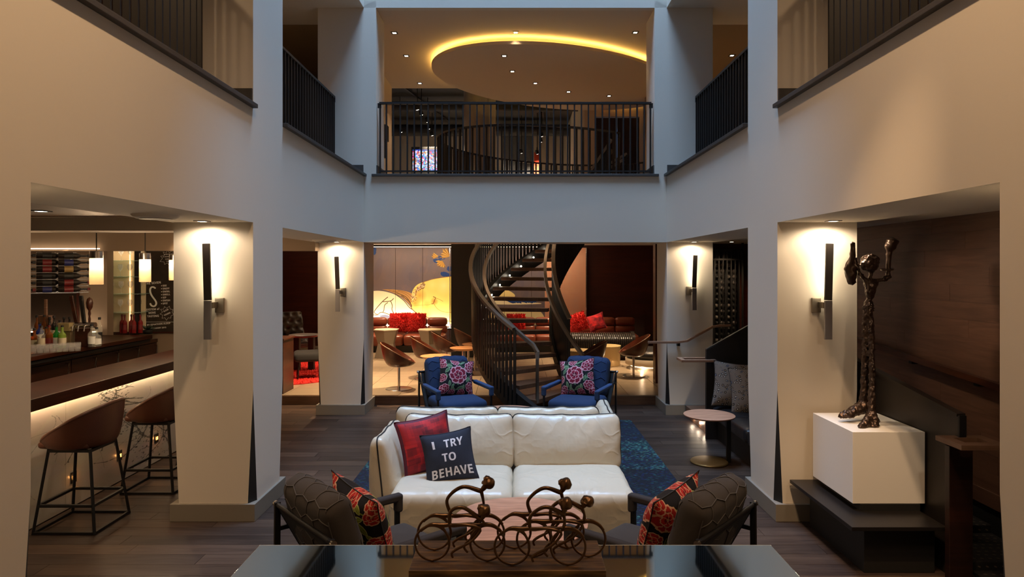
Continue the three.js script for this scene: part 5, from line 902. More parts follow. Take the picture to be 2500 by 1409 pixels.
// ---------------------------------------------------------------- lounge behind the stair
const MU = { x0: -3.81, x1: 1.83, y0: 0.15, y1: 2.71, d: 17.0 };
T.mural = canvasTex(2048, 908, (c, w, h) => {
  const Z = (x, y) => { const px = 900 + x / 7.045, py = 590 + y / 7.045, X = (px - 1258) * MU.d / 1600, Y = 2.15 - (py - 658) * MU.d / 1600; return [(X - MU.x0) / (MU.x1 - MU.x0) * w, (MU.y1 - Y) / (MU.y1 - MU.y0) * h]; };
  const spl = (pts, close) => new THREE.SplineCurve((close ? [...pts, pts[0]] : pts).map((p) => new THREE.Vector2(...Z(...p)))).getPoints(pts.length * 8);
  const poly = (pts, fill) => { c.beginPath(); spl(pts, true).forEach((p, i) => (i ? c.lineTo(p.x, p.y) : c.moveTo(p.x, p.y))); c.closePath(); c.fillStyle = fill; c.fill(); };
  const line = (pts, col, wd) => { c.strokeStyle = col; c.lineWidth = wd; c.lineCap = 'round'; c.beginPath(); spl(pts, false).forEach((p, i) => (i ? c.lineTo(p.x, p.y) : c.moveTo(p.x, p.y))); c.stroke(); };
  c.fillStyle = '#6c5e5e'; c.fillRect(0, 0, w, h); const r = rng(41);
  for (let i = 0; i < 420; i++) { c.fillStyle = ['rgba(62,66,90,0.10)', 'rgba(120,92,76,0.10)', 'rgba(60,80,130,0.06)', 'rgba(150,120,110,0.06)'][r() * 4 | 0]; c.beginPath(); c.ellipse(r() * w, r() * h, 10 + r() * 60, 20 + r() * 120, 0.2, 0, 7); c.fill(); }
  const blue = (x, y, a, b) => { const q = Z(x, y); c.fillStyle = '#123a76'; for (let i = 0; i < 20; i++) { c.beginPath(); c.ellipse(q[0] + (r() - 0.5) * a, q[1] + (r() - 0.5) * b, a * 0.4, b * 0.4, 0.4, 0, 7); c.fill(); } };
  blue(90, 160, 30, 44); blue(1180, 330, 46, 22); blue(1260, 280, 40, 16); blue(1330, 560, 60, 22); blue(1390, 470, 30, 26);
  // palm leaves
  const fan = (x, y, a0, a1, L, n) => { const q = Z(x, y); for (let i = 0; i < n; i++) { const a = lerp(a0, a1, i / (n - 1)), l = L * (0.75 + 0.25 * r()); c.strokeStyle = ['#b8872c', '#8a5e18', '#d0a548'][i % 3]; c.lineWidth = 7; c.beginPath(); c.moveTo(...q); c.lineTo(q[0] + Math.cos(a) * l, q[1] + Math.sin(a) * l * 1.0); c.stroke(); } };
  fan(1400, 250, R(165), R(250), 100, 14); fan(1270, 340, R(60), R(190), 62, 16); fan(1190, 250, R(150), R(215), 60, 9);
  // figure seen from behind, simplified, and drapery
  poly([[20, 860], [150, 845], [300, 862], [450, 908], [560, 965], [650, 1045], [730, 1135], [800, 1215], [920, 1290], [920, 1430], [20, 1430]], '#f6e8ba');
  poly([[230, 818], [450, 826], [600, 846], [720, 880], [780, 935], [770, 1010], [745, 1110], [690, 1060], [600, 972], [480, 902], [350, 852]], '#b88a4c');
  for (const l of [[[420, 845], [580, 880], [690, 950], [745, 1060]], [[350, 835], [540, 900], [640, 985], [735, 1100]], [[500, 838], [650, 880], [740, 950], [758, 1040]]]) line(l, '#7a5426', 4);
  poly([[1480, 592], [1250, 622], [1100, 648], [1000, 678], [930, 700], [850, 735], [790, 790], [750, 870], [738, 960], [733, 1060], [740, 1140], [790, 1200], [880, 1250], [1000, 1290], [1150, 1320], [1300, 1345], [1480, 1370]], '#f8dc72');
  const soft = (x, y, rx, col, al) => { const q = Z(x, y), g = c.createRadialGradient(q[0], q[1], 0, q[0], q[1], rx); g.addColorStop(0, `rgba(${col},${al})`); g.addColorStop(1, `rgba(${col},0)`); c.fillStyle = g; c.fillRect(q[0] - rx, q[1] - rx, 2 * rx, 2 * rx); };
  soft(880, 930, 70, '196,112,30', 0.55); soft(800, 1060, 60, '186,100,26', 0.6); soft(1000, 1100, 60, '206,128,40', 0.4); soft(1130, 1030, 40, '170,90,24', 0.7); soft(1020, 985, 34, '255,226,120', 0.7); soft(1330, 1120, 60, '255,232,126', 0.6); soft(1000, 1270, 60, '196,118,36', 0.5); soft(1300, 760, 90, '255,244,160', 0.8); soft(1100, 740, 60, '255,240,150', 0.6);
  line([[1480, 592], [1250, 622], [1100, 648], [1000, 678], [930, 700]], '#a8702a', 4);
  for (let i = 0; i < 150; i++) { const t = r(), x = 745 + t * 215 + (r() - 0.5) * 20, y = 900 - t * 165 + (r() - 0.5) * 70 + (t < 0.35 ? r() * 130 : 0), q = Z(x, y), rr = 4 + r() * 8; c.strokeStyle = ['#e3c69a', '#8a5c2c', '#5e3a18', '#f0dcb6', '#b88a54'][r() * 5 | 0]; c.lineWidth = 2 + r() * 3; const a0 = r() * 6; c.beginPath(); c.arc(q[0], q[1], rr, a0, a0 + 1.5 + r() * 2); c.stroke(); }
  line([[780, 1104], [900, 1094], [1030, 1086], [1080, 1072]], '#c08438', 2.5); line([[1112, 948], [1150, 966], [1132, 1012], [1116, 1058], [1086, 1072]], '#6b3a12', 6); line([[1150, 966], [1220, 995], [1280, 1028]], '#a8702a', 3); line([[1118, 1062], [1180, 1150], [1280, 1205], [1420, 1218]], '#a06424', 4);
  line([[735, 1080], [742, 1150], [830, 1228], [960, 1288], [1200, 1343], [1420, 1372]], '#5c2e0c', 7);
  for (const l of [[[330, 955], [230, 1040], [110, 1180], [105, 1230], [160, 1255]], [[250, 1035], [380, 1020], [430, 980]], [[385, 1030], [410, 1100], [405, 1170], [440, 1240]], [[330, 1050], [280, 1090], [265, 1170], [250, 1210]], [[160, 1255], [230, 1215], [400, 1270], [500, 1300]], [[450, 900], [600, 1010], [700, 1130], [760, 1170]], [[560, 930], [680, 1010], [745, 1110]], [[480, 880], [640, 950], [720, 1050]], [[50, 1250], [120, 1265], [160, 1255]]]) line(l, '#5a4220', 7);
  poly([[180, 1280], [300, 1260], [420, 1320], [300, 1345]], '#545468');
  // right part seen through the treads
  poly([[2050, 980], [2250, 1000], [2500, 1040], [2900, 1050], [2900, 1075], [2150, 1075]], '#f6e6b8'); poly([[2150, 900], [2350, 830], [2500, 900], [2480, 960], [2180, 960]], '#f2d88a'); poly([[2100, 1180], [2600, 1150], [2950, 1200], [2950, 1420], [2100, 1420]], '#f6e2a4'); blue(2500, 1020, 90, 16); blue(2750, 1020, 90, 14);
  { const q = Z(3140, 0), g = c; g.fillStyle = '#d39a78'; g.fillRect(q[0] - 60, 0, 500, h); for (let i = 0; i < 260; i++) { g.fillStyle = ['rgba(232,176,134,0.07)', 'rgba(206,140,104,0.07)', 'rgba(190,150,140,0.07)'][r() * 3 | 0]; g.fillRect(q[0] - 40 + r() * 260, r() * h, 30 + r() * 70, 20 + r() * 140); } }
});
{
  const o = thing('mural', 'painted panel mural of a reclining figure with palm leaves on the lounge wall', 'mural', [0, 0, -MU.d]);
  M.mural = std({ map: T.mural, roughness: 0.55 });
  const n = 8, pw = (MU.x1 - MU.x0) / n, hh = MU.y1 - MU.y0;
  for (let i = 0; i < n; i++) { const g = new THREE.BoxGeometry(pw - 0.008, hh, 0.02), u = g.attributes.uv; for (let k = 0; k < u.count; k++) u.setX(k, (i + u.getX(k)) / n); g.translate(MU.x0 + (i + 0.5) * pw, MU.y0 + hh / 2, 0); mesh('mural_panel', [g], M.mural, o); }
  for (const x of [MU.x1 + 0.01, MU.x0 - 0.01, MU.x0 + 3 * pw]) mesh('edge_trim', [rbox(0.02, hh, 0.04, 0.004, x, MU.y0 + hh / 2, 0.02)], M.chrome, o);
  const w = thing('wall_washer', 'long warm light bar along the foot of the mural behind the sofa', 'light', [-2.8, 0.62, -16.86]); mesh('housing', [rbox(2.4, 0.04, 0.06, 0.004, 0, 0, 0)], M.blackMetal, w); mesh('diffuser', [box(2.36, 0.008, 0.04, 0, 0.024, 0)], glow(WARM, 6), w);
  areaLight(SOFT, 230, 2.36, 0.04, [-2.8, 0.66, -16.86], [-2.8, 2.4, -16.97]);
  const w2 = thing('wall_washer', 'long warm light bar along the ceiling above the mural', 'light', [-1.1, 2.74, -16.3]); mesh('housing', [rbox(5.6, 0.05, 0.08, 0.004, 0, 0, 0)], M.blackMetal, w2); mesh('diffuser', [box(5.5, 0.008, 0.06, 0, -0.029, 0)], glow(WARM, 6), w2);
  areaLight(SOFT, 44, 5.5, 0.06, [-1.1, 2.70, -16.3], [-1.1, 1.3, -16.98]);
}
{ const p = struct('wall_rear', 'black square pillar left of the staircase'); mesh('pillar', uvm(lim(-1.46, -0.92, UP, 2.78, 14.9, 15.4)), M.black, p); }
// red-brown leather banquettes
M.redLeather = std({ color: lin(0.20, 0.048, 0.024), roughness: 0.28, bumpMap: rep(T.grain, 3, 3), bumpScale: 0.001 });
function banquette(label, x0, n, d) {
  const o = thing('leather_banquette', label, 'sofa', [x0, UP, -d], 0, 'red leather banquettes'), w = 0.5;
  mesh('base', [box(n * w, 0.16, 0.72, n * w / 2, 0.08, 0)], M.black, o);
  for (let i = 0; i < n; i++) { const x = (i + 0.5) * w; mesh('seat_pad', [place(softBox(w - 0.006, 0.26, 0.66, 0.07, [0, 0.03, 0.015], [8, 6, 8]), x, 0.29, 0.10)], M.redLeather, o); for (const k of [0, 1]) mesh('back_pad', [place(softBox(w - 0.006, 0.20, 0.20, 0.06, [0, 0.01, 0.03], [8, 6, 6]), x, 0.50 + k * 0.195, -0.28, R(-6))], M.redLeather, o); }
  return o;
}
banquette('red-brown leather banquette under the left half of the mural', -4.7, 6, 16.15);
banquette('red-brown leather banquette behind the staircase and the black bench', -0.5, 7, 16.2);
// shaggy red pillows
M.shag = std({ color: lin(0.62, 0.022, 0.016), roughness: 0.85 });
function shaggy(label, pos, s, ry, rz, n = 1100) {
  const o = thing('shag_pillow', label, 'pillow', pos, 0, 'shaggy red pillows'); o.rotation.set(R(-14), ry, rz, 'YXZ');
  mesh('cover', pillow(s, s, 0.18, 14, 2, 0.05), M.shag, o); const g = new THREE.ConeGeometry(0.0075, 0.038, 5); g.translate(0, 0.019, 0); const im = new THREE.InstancedMesh(g, M.shag, n), r = rng(n + pos[0] * 100 | 0), m = new THREE.Matrix4(), q = new THREE.Quaternion();
  for (let i = 0; i < n; i++) { const u = r() * 2 - 1, v = r() * 2 - 1, z = 0.09 * Math.pow((1 - Math.abs(u) ** 2.6) * (1 - Math.abs(v) ** 2.6), 0.62); q.setFromUnitVectors(V(0, 1, 0), V(u * 0.7 + (r() - 0.5) * 0.8, v * 0.7 + (r() - 0.5) * 0.8, 0.9).normalize()); m.compose(V(u * s / 2, v * s / 2, z), q, V(1, 1, 1)); im.setMatrixAt(i, m); }
  im.name = 'shag'; im.userData.kind = 'stuff'; im.castShadow = im.receiveShadow = true; o.add(im); return o;
}
shaggy('shaggy red pillow at left of the pair on the banquette under the mural', [-2.83, 0.86, -15.98], 0.46, 0.06, 0.02);
shaggy('shaggy red pillow at right of the pair on the banquette under the mural', [-2.41, 0.86, -15.98], 0.46, -0.05, -0.03);
shaggy('shaggy red pillow at the far left end beside the farther column', [-3.78, 0.84, -15.98], 0.44, 0.3, 0.05, 700);
shaggy('shaggy red pillow tilted on the right banquette by the staircase', [1.52, 0.86, -15.95], 0.46, -0.2, 0.35, 900);
shaggy('shaggy red pillow glimpsed through the stair treads', [0.02, 0.84, -15.98], 0.46, 0, 0.02, 900);
throwPillow('smooth red pillow at the right end of the right banquette', 0.42, 0.42, 0.14, T.redpatch, [1.98, 0.86, -15.98], R(-16), R(-20), R(20), 'shaggy red pillows', M.shag, 5);
// faceted side tables
{
  const make = (label, x, d) => { const o = thing('faceted_table', label, 'side table', [x, UP, -d], 0, 'faceted side tables'); const g = new THREE.CylinderGeometry(0.29, 0.20, 0.30, 6, 1), g2 = new THREE.CylinderGeometry(0.20, 0.28, 0.32, 6, 1); g2.rotateY(PI / 6 * 0); g.translate(0, 0.47, 0); g2.translate(0, 0.16, 0); const f = (k) => { const q = k.toNonIndexed(); q.computeVertexNormals(); return q; };
    mesh('faceted_body', [f(g), f(g2)], std({ color: lin(0.24, 0.20, 0.15), roughness: 0.4, metalness: 0.2 }), o); mesh('table_top', [f(new THREE.CylinderGeometry(0.305, 0.295, 0.022, 6).translate(0, 0.631, 0))], std({ color: lin(0.62, 0.55, 0.42), roughness: 0.35 }), o); return o; };
  make('faceted hexagonal side table at left before the banquette', -2.93, 14.9); make('faceted hexagonal side table at right before the banquette', -1.93, 14.9);
}
// wooden swivel chairs
{
  M.shell = std({ map: rep(T.walnut, 1.2, 0.8), color: lin(1.35, 0.95, 0.72), roughness: 0.32 });
  const skin = (off) => { const n = 44, m = 14, pos = [], idx = [], uv = []; for (let j = 0; j <= m; j++) for (let i = 0; i <= n; i++) { const a = i / n * 2 * PI, t = j / m, top = 0.20 - 0.17 * Math.cos(a) + 0.03, r = (0.06 + 0.21 * Math.pow(t, 0.5) * (1 - 0.08 * Math.cos(a))) + off; pos.push(r * Math.cos(a) * 1.02, t * t * top * 0.9 + t * top * 0.1 - off, r * Math.sin(a) * 1.05); uv.push(a / 6.28 * 1.6, t * 0.4); }
    for (let j = 0; j < m; j++) for (let i = 0; i < n; i++) { const a = j * (n + 1) + i; idx.push(a, a + n + 1, a + 1, a + 1, a + n + 1, a + n + 2); } const g = new THREE.BufferGeometry(); g.setAttribute('position', new THREE.Float32BufferAttribute(pos, 3)); g.setAttribute('uv', new THREE.Float32BufferAttribute(uv, 2)); g.setIndex(idx); g.computeVertexNormals(); return [g, pos, n, m]; };
  const make = (label, pos, turn) => {
    const o = thing('swivel_chair', label, 'chair', pos, turn, 'walnut swivel chairs in the lounge'); const [a] = skin(0), [b, P, n, m] = skin(0.014);
    const rim = []; for (let i = 0; i < n; i++) { const q = (m * (n + 1) + i) * 3; rim.push(V(P[q] * 0.985, P[q + 1], P[q + 2] * 0.985)); }
    const s = mesh('shell', [place(a, 0, 0.39, 0), place(b, 0, 0.39, 0)], M.shell, o); mesh('rim', [place(tube(rim, 0.009, 88, 6, true), 0, 0.39, 0)], std({ map: rep(T.oak, 1, 1), color: lin(0.7, 0.55, 0.42), roughness: 0.4 }), s);
    mesh('seat_pad', [place(softBox(0.36, 0.05, 0.36, 0.024, [0, 0.015, 0]), 0.02, 0.45, 0)], M.redLeather, o); mesh('post', [cyl(0.022, 0.022, 0.39, 0, 0.205, 0, 20)], M.chrome, o); mesh('base_disc', [lathe([[0.001, 0.018], [0.06, 0.016], [0.215, 0.010], [0.222, 0.004], [0.222, 0], [0.001, 0]], 44)], M.chrome, o); return o;
  };
  const c = make('walnut shell swivel chair nearest to the left farther column', [-1.95, UP, -10.98], R(10));
  copy(c, [-1.62, UP, -12.0], R(12), 'walnut shell swivel chair second from the left farther column'); copy(c, [-1.36, UP, -12.95], R(14), 'walnut shell swivel chair third from the left farther column'); copy(c, [-0.98, UP, -13.7], R(20), 'walnut shell swivel chair half hidden by the stair, farthest of the left row');
  copy(c, [1.28, UP, -11.3], R(172), 'walnut shell swivel chair just behind the right blue-tinted armchair'); copy(c, [2.22, UP, -12.3], R(175), 'walnut shell swivel chair alone at the right of the lounge');
  M.honey = std({ map: rep(T.oak, 1.0, 1.4), color: lin(2.0, 1.75, 1.15), roughness: 0.4 });
  const rt = (label, pos) => { const o = thing('cafe_table', label, 'table', pos, 0, 'small round lounge tables'); mesh('table_top', [uvm(lathe([[0.001, 0.52], [0.258, 0.52], [0.262, 0.515], [0.20, 0.475], [0.001, 0.47]], 44))], M.honey, o); mesh('post', [cyl(0.03, 0.03, 0.47, 0, 0.235, 0, 20)], M.chrome, o); mesh('base_disc', [cyl(0.19, 0.19, 0.014, 0, 0.007, 0, 36)], M.chrome, o); return o; };
  rt('honey-coloured round table nearest behind the left blue-tinted armchair', [-1.37, UP, -11.25]); rt('honey-coloured round table between the swivel chairs', [-0.98, UP, -12.42]); rt('honey-coloured round table beside the curved stair wall', [-0.80, UP, -13.05]);
}
{ // drum tables with ribbed glass tops, ottoman, black ribbed bench
  T.ribs = canvasTex(256, 256, (c, w, h) => { c.fillStyle = '#cdb98a'; c.fillRect(0, 0, w, h); c.fillStyle = '#8d7440'; for (let i = 0; i < 16; i++) c.fillRect(i * 16, 0, 6, h); });
  const drum = (label, x, d) => { const o = thing('drum_table', label, 'table', [x, UP, -d], 0, 'drum tables right of the staircase'); mesh('drum', [lathe([[0.26, 0.0], [0.27, 0.02], [0.275, 0.38], [0.28, 0.40]], 44)], std({ color: lin(0.42, 0.28, 0.12), roughness: 0.4, metalness: 0.3 }), o); mesh('ribbed_top', [uvm(lathe([[0.28, 0.40], [0.282, 0.415], [0.001, 0.415]], 44))], std({ map: rep(T.ribs, 2, 2), roughness: 0.3 }), o); };
  drum('ribbed-top drum table just right of the staircase', 1.28, 12.9); drum('ribbed-top drum table behind the first one', 1.92, 13.7);
  const o = thing('round_ottoman', 'round black ottoman on a pale curved base at the right of the lounge', 'ottoman', [2.74, UP, -13.3]);
  mesh('cushion', [lathe([[0.001, 0.40], [0.42, 0.395], [0.48, 0.36], [0.50, 0.30], [0.48, 0.22], [0.001, 0.22]], 48)], M.blackLeather, o); mesh('pale_band', [lathe([[0.46, 0.22], [0.50, 0.21], [0.50, 0.09], [0.46, 0.08]], 48)], std({ color: lin(0.6, 0.52, 0.40), roughness: 0.6 }), o); mesh('recessed_foot', [cyl(0.37, 0.37, 0.08, 0, 0.04, 0, 40)], M.base, o); mesh('floor_light', [lathe([[0.38, 0.05], [0.40, 0.05], [0.40, 0.06], [0.38, 0.06]], 48)], glow(WARM, 4), o);
  point(WARM, 0.5, [2.74 + 0.44, UP + 0.05, -13.25], 0.6); point(WARM, 0.4, [2.5, UP + 0.05, -12.92], 0.6);
  const b = thing('ribbed_bench', 'glossy black channel-tufted bench behind the drum tables', 'bench', [1.05, UP, -14.7]); M.gloss = std({ color: lin(0.012, 0.010, 0.009), roughness: 0.18 });
  const pr = []; for (let k = 0; k <= 10; k++) { const a = k / 10 * PI; pr.push(V(0, 0.36 + 0.21 * Math.sin(a) , 0.30 * Math.cos(a))); } pr.unshift(V(0, 0.1, 0.30)); pr.push(V(0, 0.1, -0.30)); const rg = tube(pr, 0.027, 22, 8);
  for (let i = 0; i < 34; i++) { const m = mesh('rib', rg, M.gloss, b); m.position.set(i * 0.046, 0, 0); } mesh('core', [box(1.53, 0.38, 0.5, 0.76, 0.25, 0)], M.black, b); mesh('end_roll', [place(new THREE.CylinderGeometry(0.30, 0.30, 0.08, 32), 1.56, 0.32, 0, 0, 0, PI / 2)], M.gloss, b);
  const c = thing('low_cabinet', 'reddish wooden sideboard at the right edge of the lounge', 'cabinet', [3.45, UP, -14.4]); mesh('body', [rbox(0.5, 1.02, 2.0, 0.01, 0.1, 0.53, 0)], M.redwood, c); for (const [y, hh] of [[0.84, 0.26], [0.50, 0.34], [0.17, 0.26]]) for (const z of [-0.5, 0.5]) { const d = mesh('drawer', [rbox(0.02, hh, 0.94, 0.004, -0.155, y + 0.02, z)], M.walnut, c); mesh('knob', [ball(0.014, -0.175, y + 0.02, z)], M.chrome, d); }
}
{ // left corner of the lounge: red rug, tufted chair, side table, dark chair, wooden counter end
  const rug = thing('shag_rug', 'round bright red shag rug in the left corner of the lounge', 'rug', [-4.55, UP, -12.65]); mesh('backing', [cyl(1.5, 1.5, 0.02, 0, 0.011, 0, 48)], M.shag, rug);
  const g = new THREE.ConeGeometry(0.018, 0.05, 5); g.translate(0, 0.025, 0); const n = 9000, im = new THREE.InstancedMesh(g, std({ color: lin(0.62, 0.02, 0.012), roughness: 0.8 }), n), r = rng(61), m = new THREE.Matrix4(), q = new THREE.Quaternion();
  for (let i = 0; i < n; i++) { const a = r() * 2 * PI, k = 1.5 * Math.sqrt(r()); q.setFromUnitVectors(V(0, 1, 0), V(r() - 0.5, 0.8, r() - 0.5).normalize()); m.compose(V(k * Math.cos(a), 0.018, k * Math.sin(a)), q, V(1, 1, 1)); im.setMatrixAt(i, m); } im.name = 'shag'; im.userData.kind = 'stuff'; rug.add(im);
  const ch = thing('tufted_chair', 'black tufted leather lounge chair in the left corner of the lounge', 'chair', [-5.0, UP, -14.6], R(40));
  const tuft = (w, h, d, nx, ny) => { let s = new THREE.BoxGeometry(w, h, d, 28, 28, 6); s.deleteAttribute('uv'); s.deleteAttribute('normal'); s = mergeVertices(s); const p = s.attributes.position, v = V(); for (let i = 0; i < p.count; i++) { v.fromBufferAttribute(p, i); const e = softPoint(v, w / 2, h / 2, d / 2, 0.06, [0, 0, 0.03]); if (e.z > 0) { let k = 0; for (let a = 0; a < nx; a++) for (let b = 0; b < ny; b++) { const x = ((a + 0.5 + (b % 2 ? 0.25 : -0.25)) / nx - 0.5) * w, y = ((b + 0.5) / ny - 0.5) * h, dd = Math.hypot(e.x - x, e.y - y); k += Math.exp(-dd * dd / 0.0028); } e.z -= 0.055 * Math.min(1, k); } p.setXYZ(i, e.x, e.y, e.z); } s.computeVertexNormals(); return uvm(s); };
  mesh('back_cushion', [place(tuft(0.72, 0.62, 0.17, 4, 4), 0, 0.74, -0.22, R(-16))], M.blackLeather, ch); mesh('seat_cushion', [place(tuft(0.72, 0.62, 0.17, 4, 4), 0, 0.40, 0.14, R(-82))], M.blackLeather, ch); mesh('shell', [place(softBox(0.76, 0.62, 0.06, 0.028), 0, 0.72, -0.33, R(-16)), place(softBox(0.76, 0.06, 0.66, 0.028), 0, 0.31, 0.14)], M.redwood, ch); mesh('pedestal', [cyl(0.04, 0.03, 0.28, 0, 0.15, 0.1), cyl(0.28, 0.26, 0.02, 0, 0.01, 0.1, 36)], M.chrome, ch);
  const st = thing('pedestal_table', 'black round table with thick legs beside the red shag rug', 'table', [-4.12, UP + 0.03, -12.8]); mesh('table_top', [lathe([[0.001, 0.70], [0.29, 0.70], [0.295, 0.69], [0.24, 0.655], [0.001, 0.65]], 44)], std({ color: lin(0.06, 0.05, 0.048), roughness: 0.4 }), st); for (const x of [-0.14, 0.14]) mesh('leg', [rbox(0.11, 0.66, 0.12, 0.01, x, 0.33, 0)], M.black, st);
  const dc = thing('dark_lounge_chair', 'low black chair standing on the red shag rug', 'chair', [-3.72, UP + 0.03, -11.95], R(-70)); mesh('seat', [place(softBox(0.62, 0.16, 0.60, 0.06), 0, 0.40, 0)], M.blackFabric, dc); mesh('backrest', [place(softBox(0.62, 0.34, 0.14, 0.05), 0, 0.56, -0.26, R(-14))], M.blackFabric, dc); for (const x of [-0.26, 0.26]) for (const z of [-0.22, 0.24]) mesh('leg', [rod([x * 0.9, 0.34, z * 0.9], [x, 0, z], 0.011)], M.blackMetal, dc);
  const k = thing('wooden_counter', 'end of a brown wooden counter beside the left nearer column', 'counter', [-4.05, UP, -10.75]); mesh('body', [rbox(0.66, 0.86, 0.5, 0.006, 0, 0.43, 0)], M.walnut, k); mesh('top', [rbox(0.7, 0.03, 0.54, 0.005, 0, 0.875, 0)], M.walnut, k);
}
// ---------------------------------------------------------------- foreground console with a mirror-dark glass top
const GY = 1.25;
{
  const o = thing('console_table', 'console with a reflective grey glass top in the foreground', 'console', [0, 0, -1.62]);
  mesh('glass_top', [rbox(1.67, 0.014, 1.04, 0.002, 0, GY - 0.007, 0)], std({ color: lin(0.52, 0.56, 0.54), metalness: 1, roughness: 0.03 }), o);
  mesh('glass_edge', [box(1.672, 0.004, 0.004, 0, GY - 0.003, -0.521)], std({ color: lin(0.7, 0.74, 0.72), roughness: 0.2 }), o);
  mesh('cabinet', [rbox(1.5, GY - 0.02, 0.9, 0.006, 0, (GY - 0.02) / 2, 0.02)], M.walnut, o);
}
{ // bronze cyclists
  const top = 1.31, base = thing('bronze_plinth', 'flat bronze-finished block under the cyclists', 'plinth', [-0.022, GY, -1.93]);
  T.patina = dataTex(512, 256, (u, v) => { const a = fbm(u * 7, v * 20, 4), b = fbm(u * 3 + 4, v * 30, 3); return mix3([62, 42, 22], [172, 130, 78], clamp(a * 0.9 + (b - 0.5) * 0.9, 0, 1)); });
  const bm = std({ map: rep(T.patina, 2, 3), metalness: 0.45, roughness: 0.4 });
  mesh('block', [uvm(new RoundedBoxGeometry(0.552, top - GY, 0.205, 2, 0.002).translate(0, (top - GY) / 2, 0))], bm, base);
  const k = 0.000241; // metres per drawing unit
  const bike = (label, mx, ground, d, lean, mirror) => {
    const X = ((980 + mx / 4.808) - 1258) * d / 1600, o = thing('cyclist_figure', label, 'figurine', [X, top, -d], 0, 'bronze cyclists on the base'), g = [], W = 0.0037, z = (x, y, dz = 0) => V(x * k, y * k, dz);
    const ring = (cx, cy, r) => { const q = []; for (let i = 0; i < 28; i++) { const a = i / 28 * 2 * PI; q.push(z(cx + r * Math.cos(a), cy + r * Math.sin(a))); } return tube(q, W * 0.92, 56, 8, true); };
    const rr = 205, cy = rr + 17; g.push(ring(-335, cy, rr), ring(325, cy, rr));
    const L = lean, hip = [-130, 440], hand = [275, 445];
    g.push(taper([z(-470, 360), z(-400, 418), z(-330, 440), z(-220, 432), z(...hip)], [W * 0.8, W * 1.2, W * 1.7, W * 1.9, W * 1.7], 20, 10)); // rear hub line thickened
    g.push(taper([z(...hip), z(-60, 425), z(100, 436), z(...hand)], [W * 1.7, W, W, W * 1.3], 20, 8));
    g.push(taper([z(-240, 425), z(-185, 370), z(-140, 270), z(-135, 200)], [W * 1.4, W * 1.0, W * 0.9, W * 0.9], 14, 8));
    g.push(taper([z(...hand), z(360, 440), z(450, 400), z(510, 330)], [W * 1.6, W * 1.5, W * 1.1, W * 0.9], 16, 8));
    g.push(taper([z(...hip), z(L.b[0], L.b[1]), z(L.c[0], L.c[1]), z(L.s[0], L.s[1])], [W * 1.5, W * 1.35, W * 1.5, W * 1.9], 26, 10));
    g.push(taper([z(L.s[0], L.s[1]), z((L.s[0] + hand[0]) / 2 + 14, (L.s[1] + hand[1]) / 2), z(...hand)], [W * 1.5, W * 1.05, W * 1.5], 14, 8));
    g.push(taper([z(L.s[0] - 8, L.s[1] - 10), z((L.s[0] + L.h[0]) / 2, (L.s[1] + L.h[1]) / 2 - 5), z(L.h[0], L.h[1] - 15), z(L.h[0] + L.t[0], L.h[1] + L.t[1])], [W * 1.4, W * 2.2, W * 5.6, W * 2.6], 22, 14));
    g.push(taper([z(-120, 440), z(60, 446, 0.006), z(210, 425, 0.010), z(240, 380, 0.010), z(130, 250, 0.008), z(-40, 160, 0.008), z(-100, 110, 0.008), z(-85, 62, 0.008)], [W, W * 1.2, W * 1.3, W * 1.15, W, W, W * 1.15, W * 0.9], 34, 8));
    g.push(taper([z(-120, 435), z(120, 440, -0.006), z(220, 405, -0.010), z(170, 300, -0.010), z(70, 210, -0.008), z(45, 150, -0.008), z(85, 95, -0.008)], [W, W, W * 1.2, W, W * 0.9, W, W * 0.9], 30, 8));
    mesh('rider_and_bicycle', g, M.bronze, o); mesh('weld_spots', [ball(0.004, -335 * k, 0.003, 0, 1.6, 0.7, 1), ball(0.004, 325 * k, 0.003, 0, 1.6, 0.7, 1)], M.bronze, o); return o;
  };
  const low = { b: [-110, 600], c: [40, 640], s: [250, 500], h: [300, 600], t: [-70, 60] }, mid = { b: [-110, 590], c: [60, 690], s: [268, 612], h: [305, 735], t: [-75, 25] }, tall = { b: [-175, 640], c: [10, 790], s: [245, 740], h: [330, 850], t: [-20, 62] }, up = { b: [-160, 610], c: [30, 760], s: [250, 705], h: [305, 820], t: [-72, 22] }, side = { b: [-120, 600], c: [40, 690], s: [245, 600], h: [310, 690], t: [-30, 40] };
  bike('small bronze cyclist at front left, crouched low', 690, 1115, 1.885, low); bike('small bronze cyclist at back left, sitting tall', 705, 990, 1.957, tall);
  bike('small bronze cyclist at front right, leading the front row', 1632, 1170, 1.858, mid); bike('small bronze cyclist at right in the middle row, head lowered forward', 1880, 1060, 1.912, side); bike('small bronze cyclist at back right, head held high', 1640, 972, 1.968, up);
}
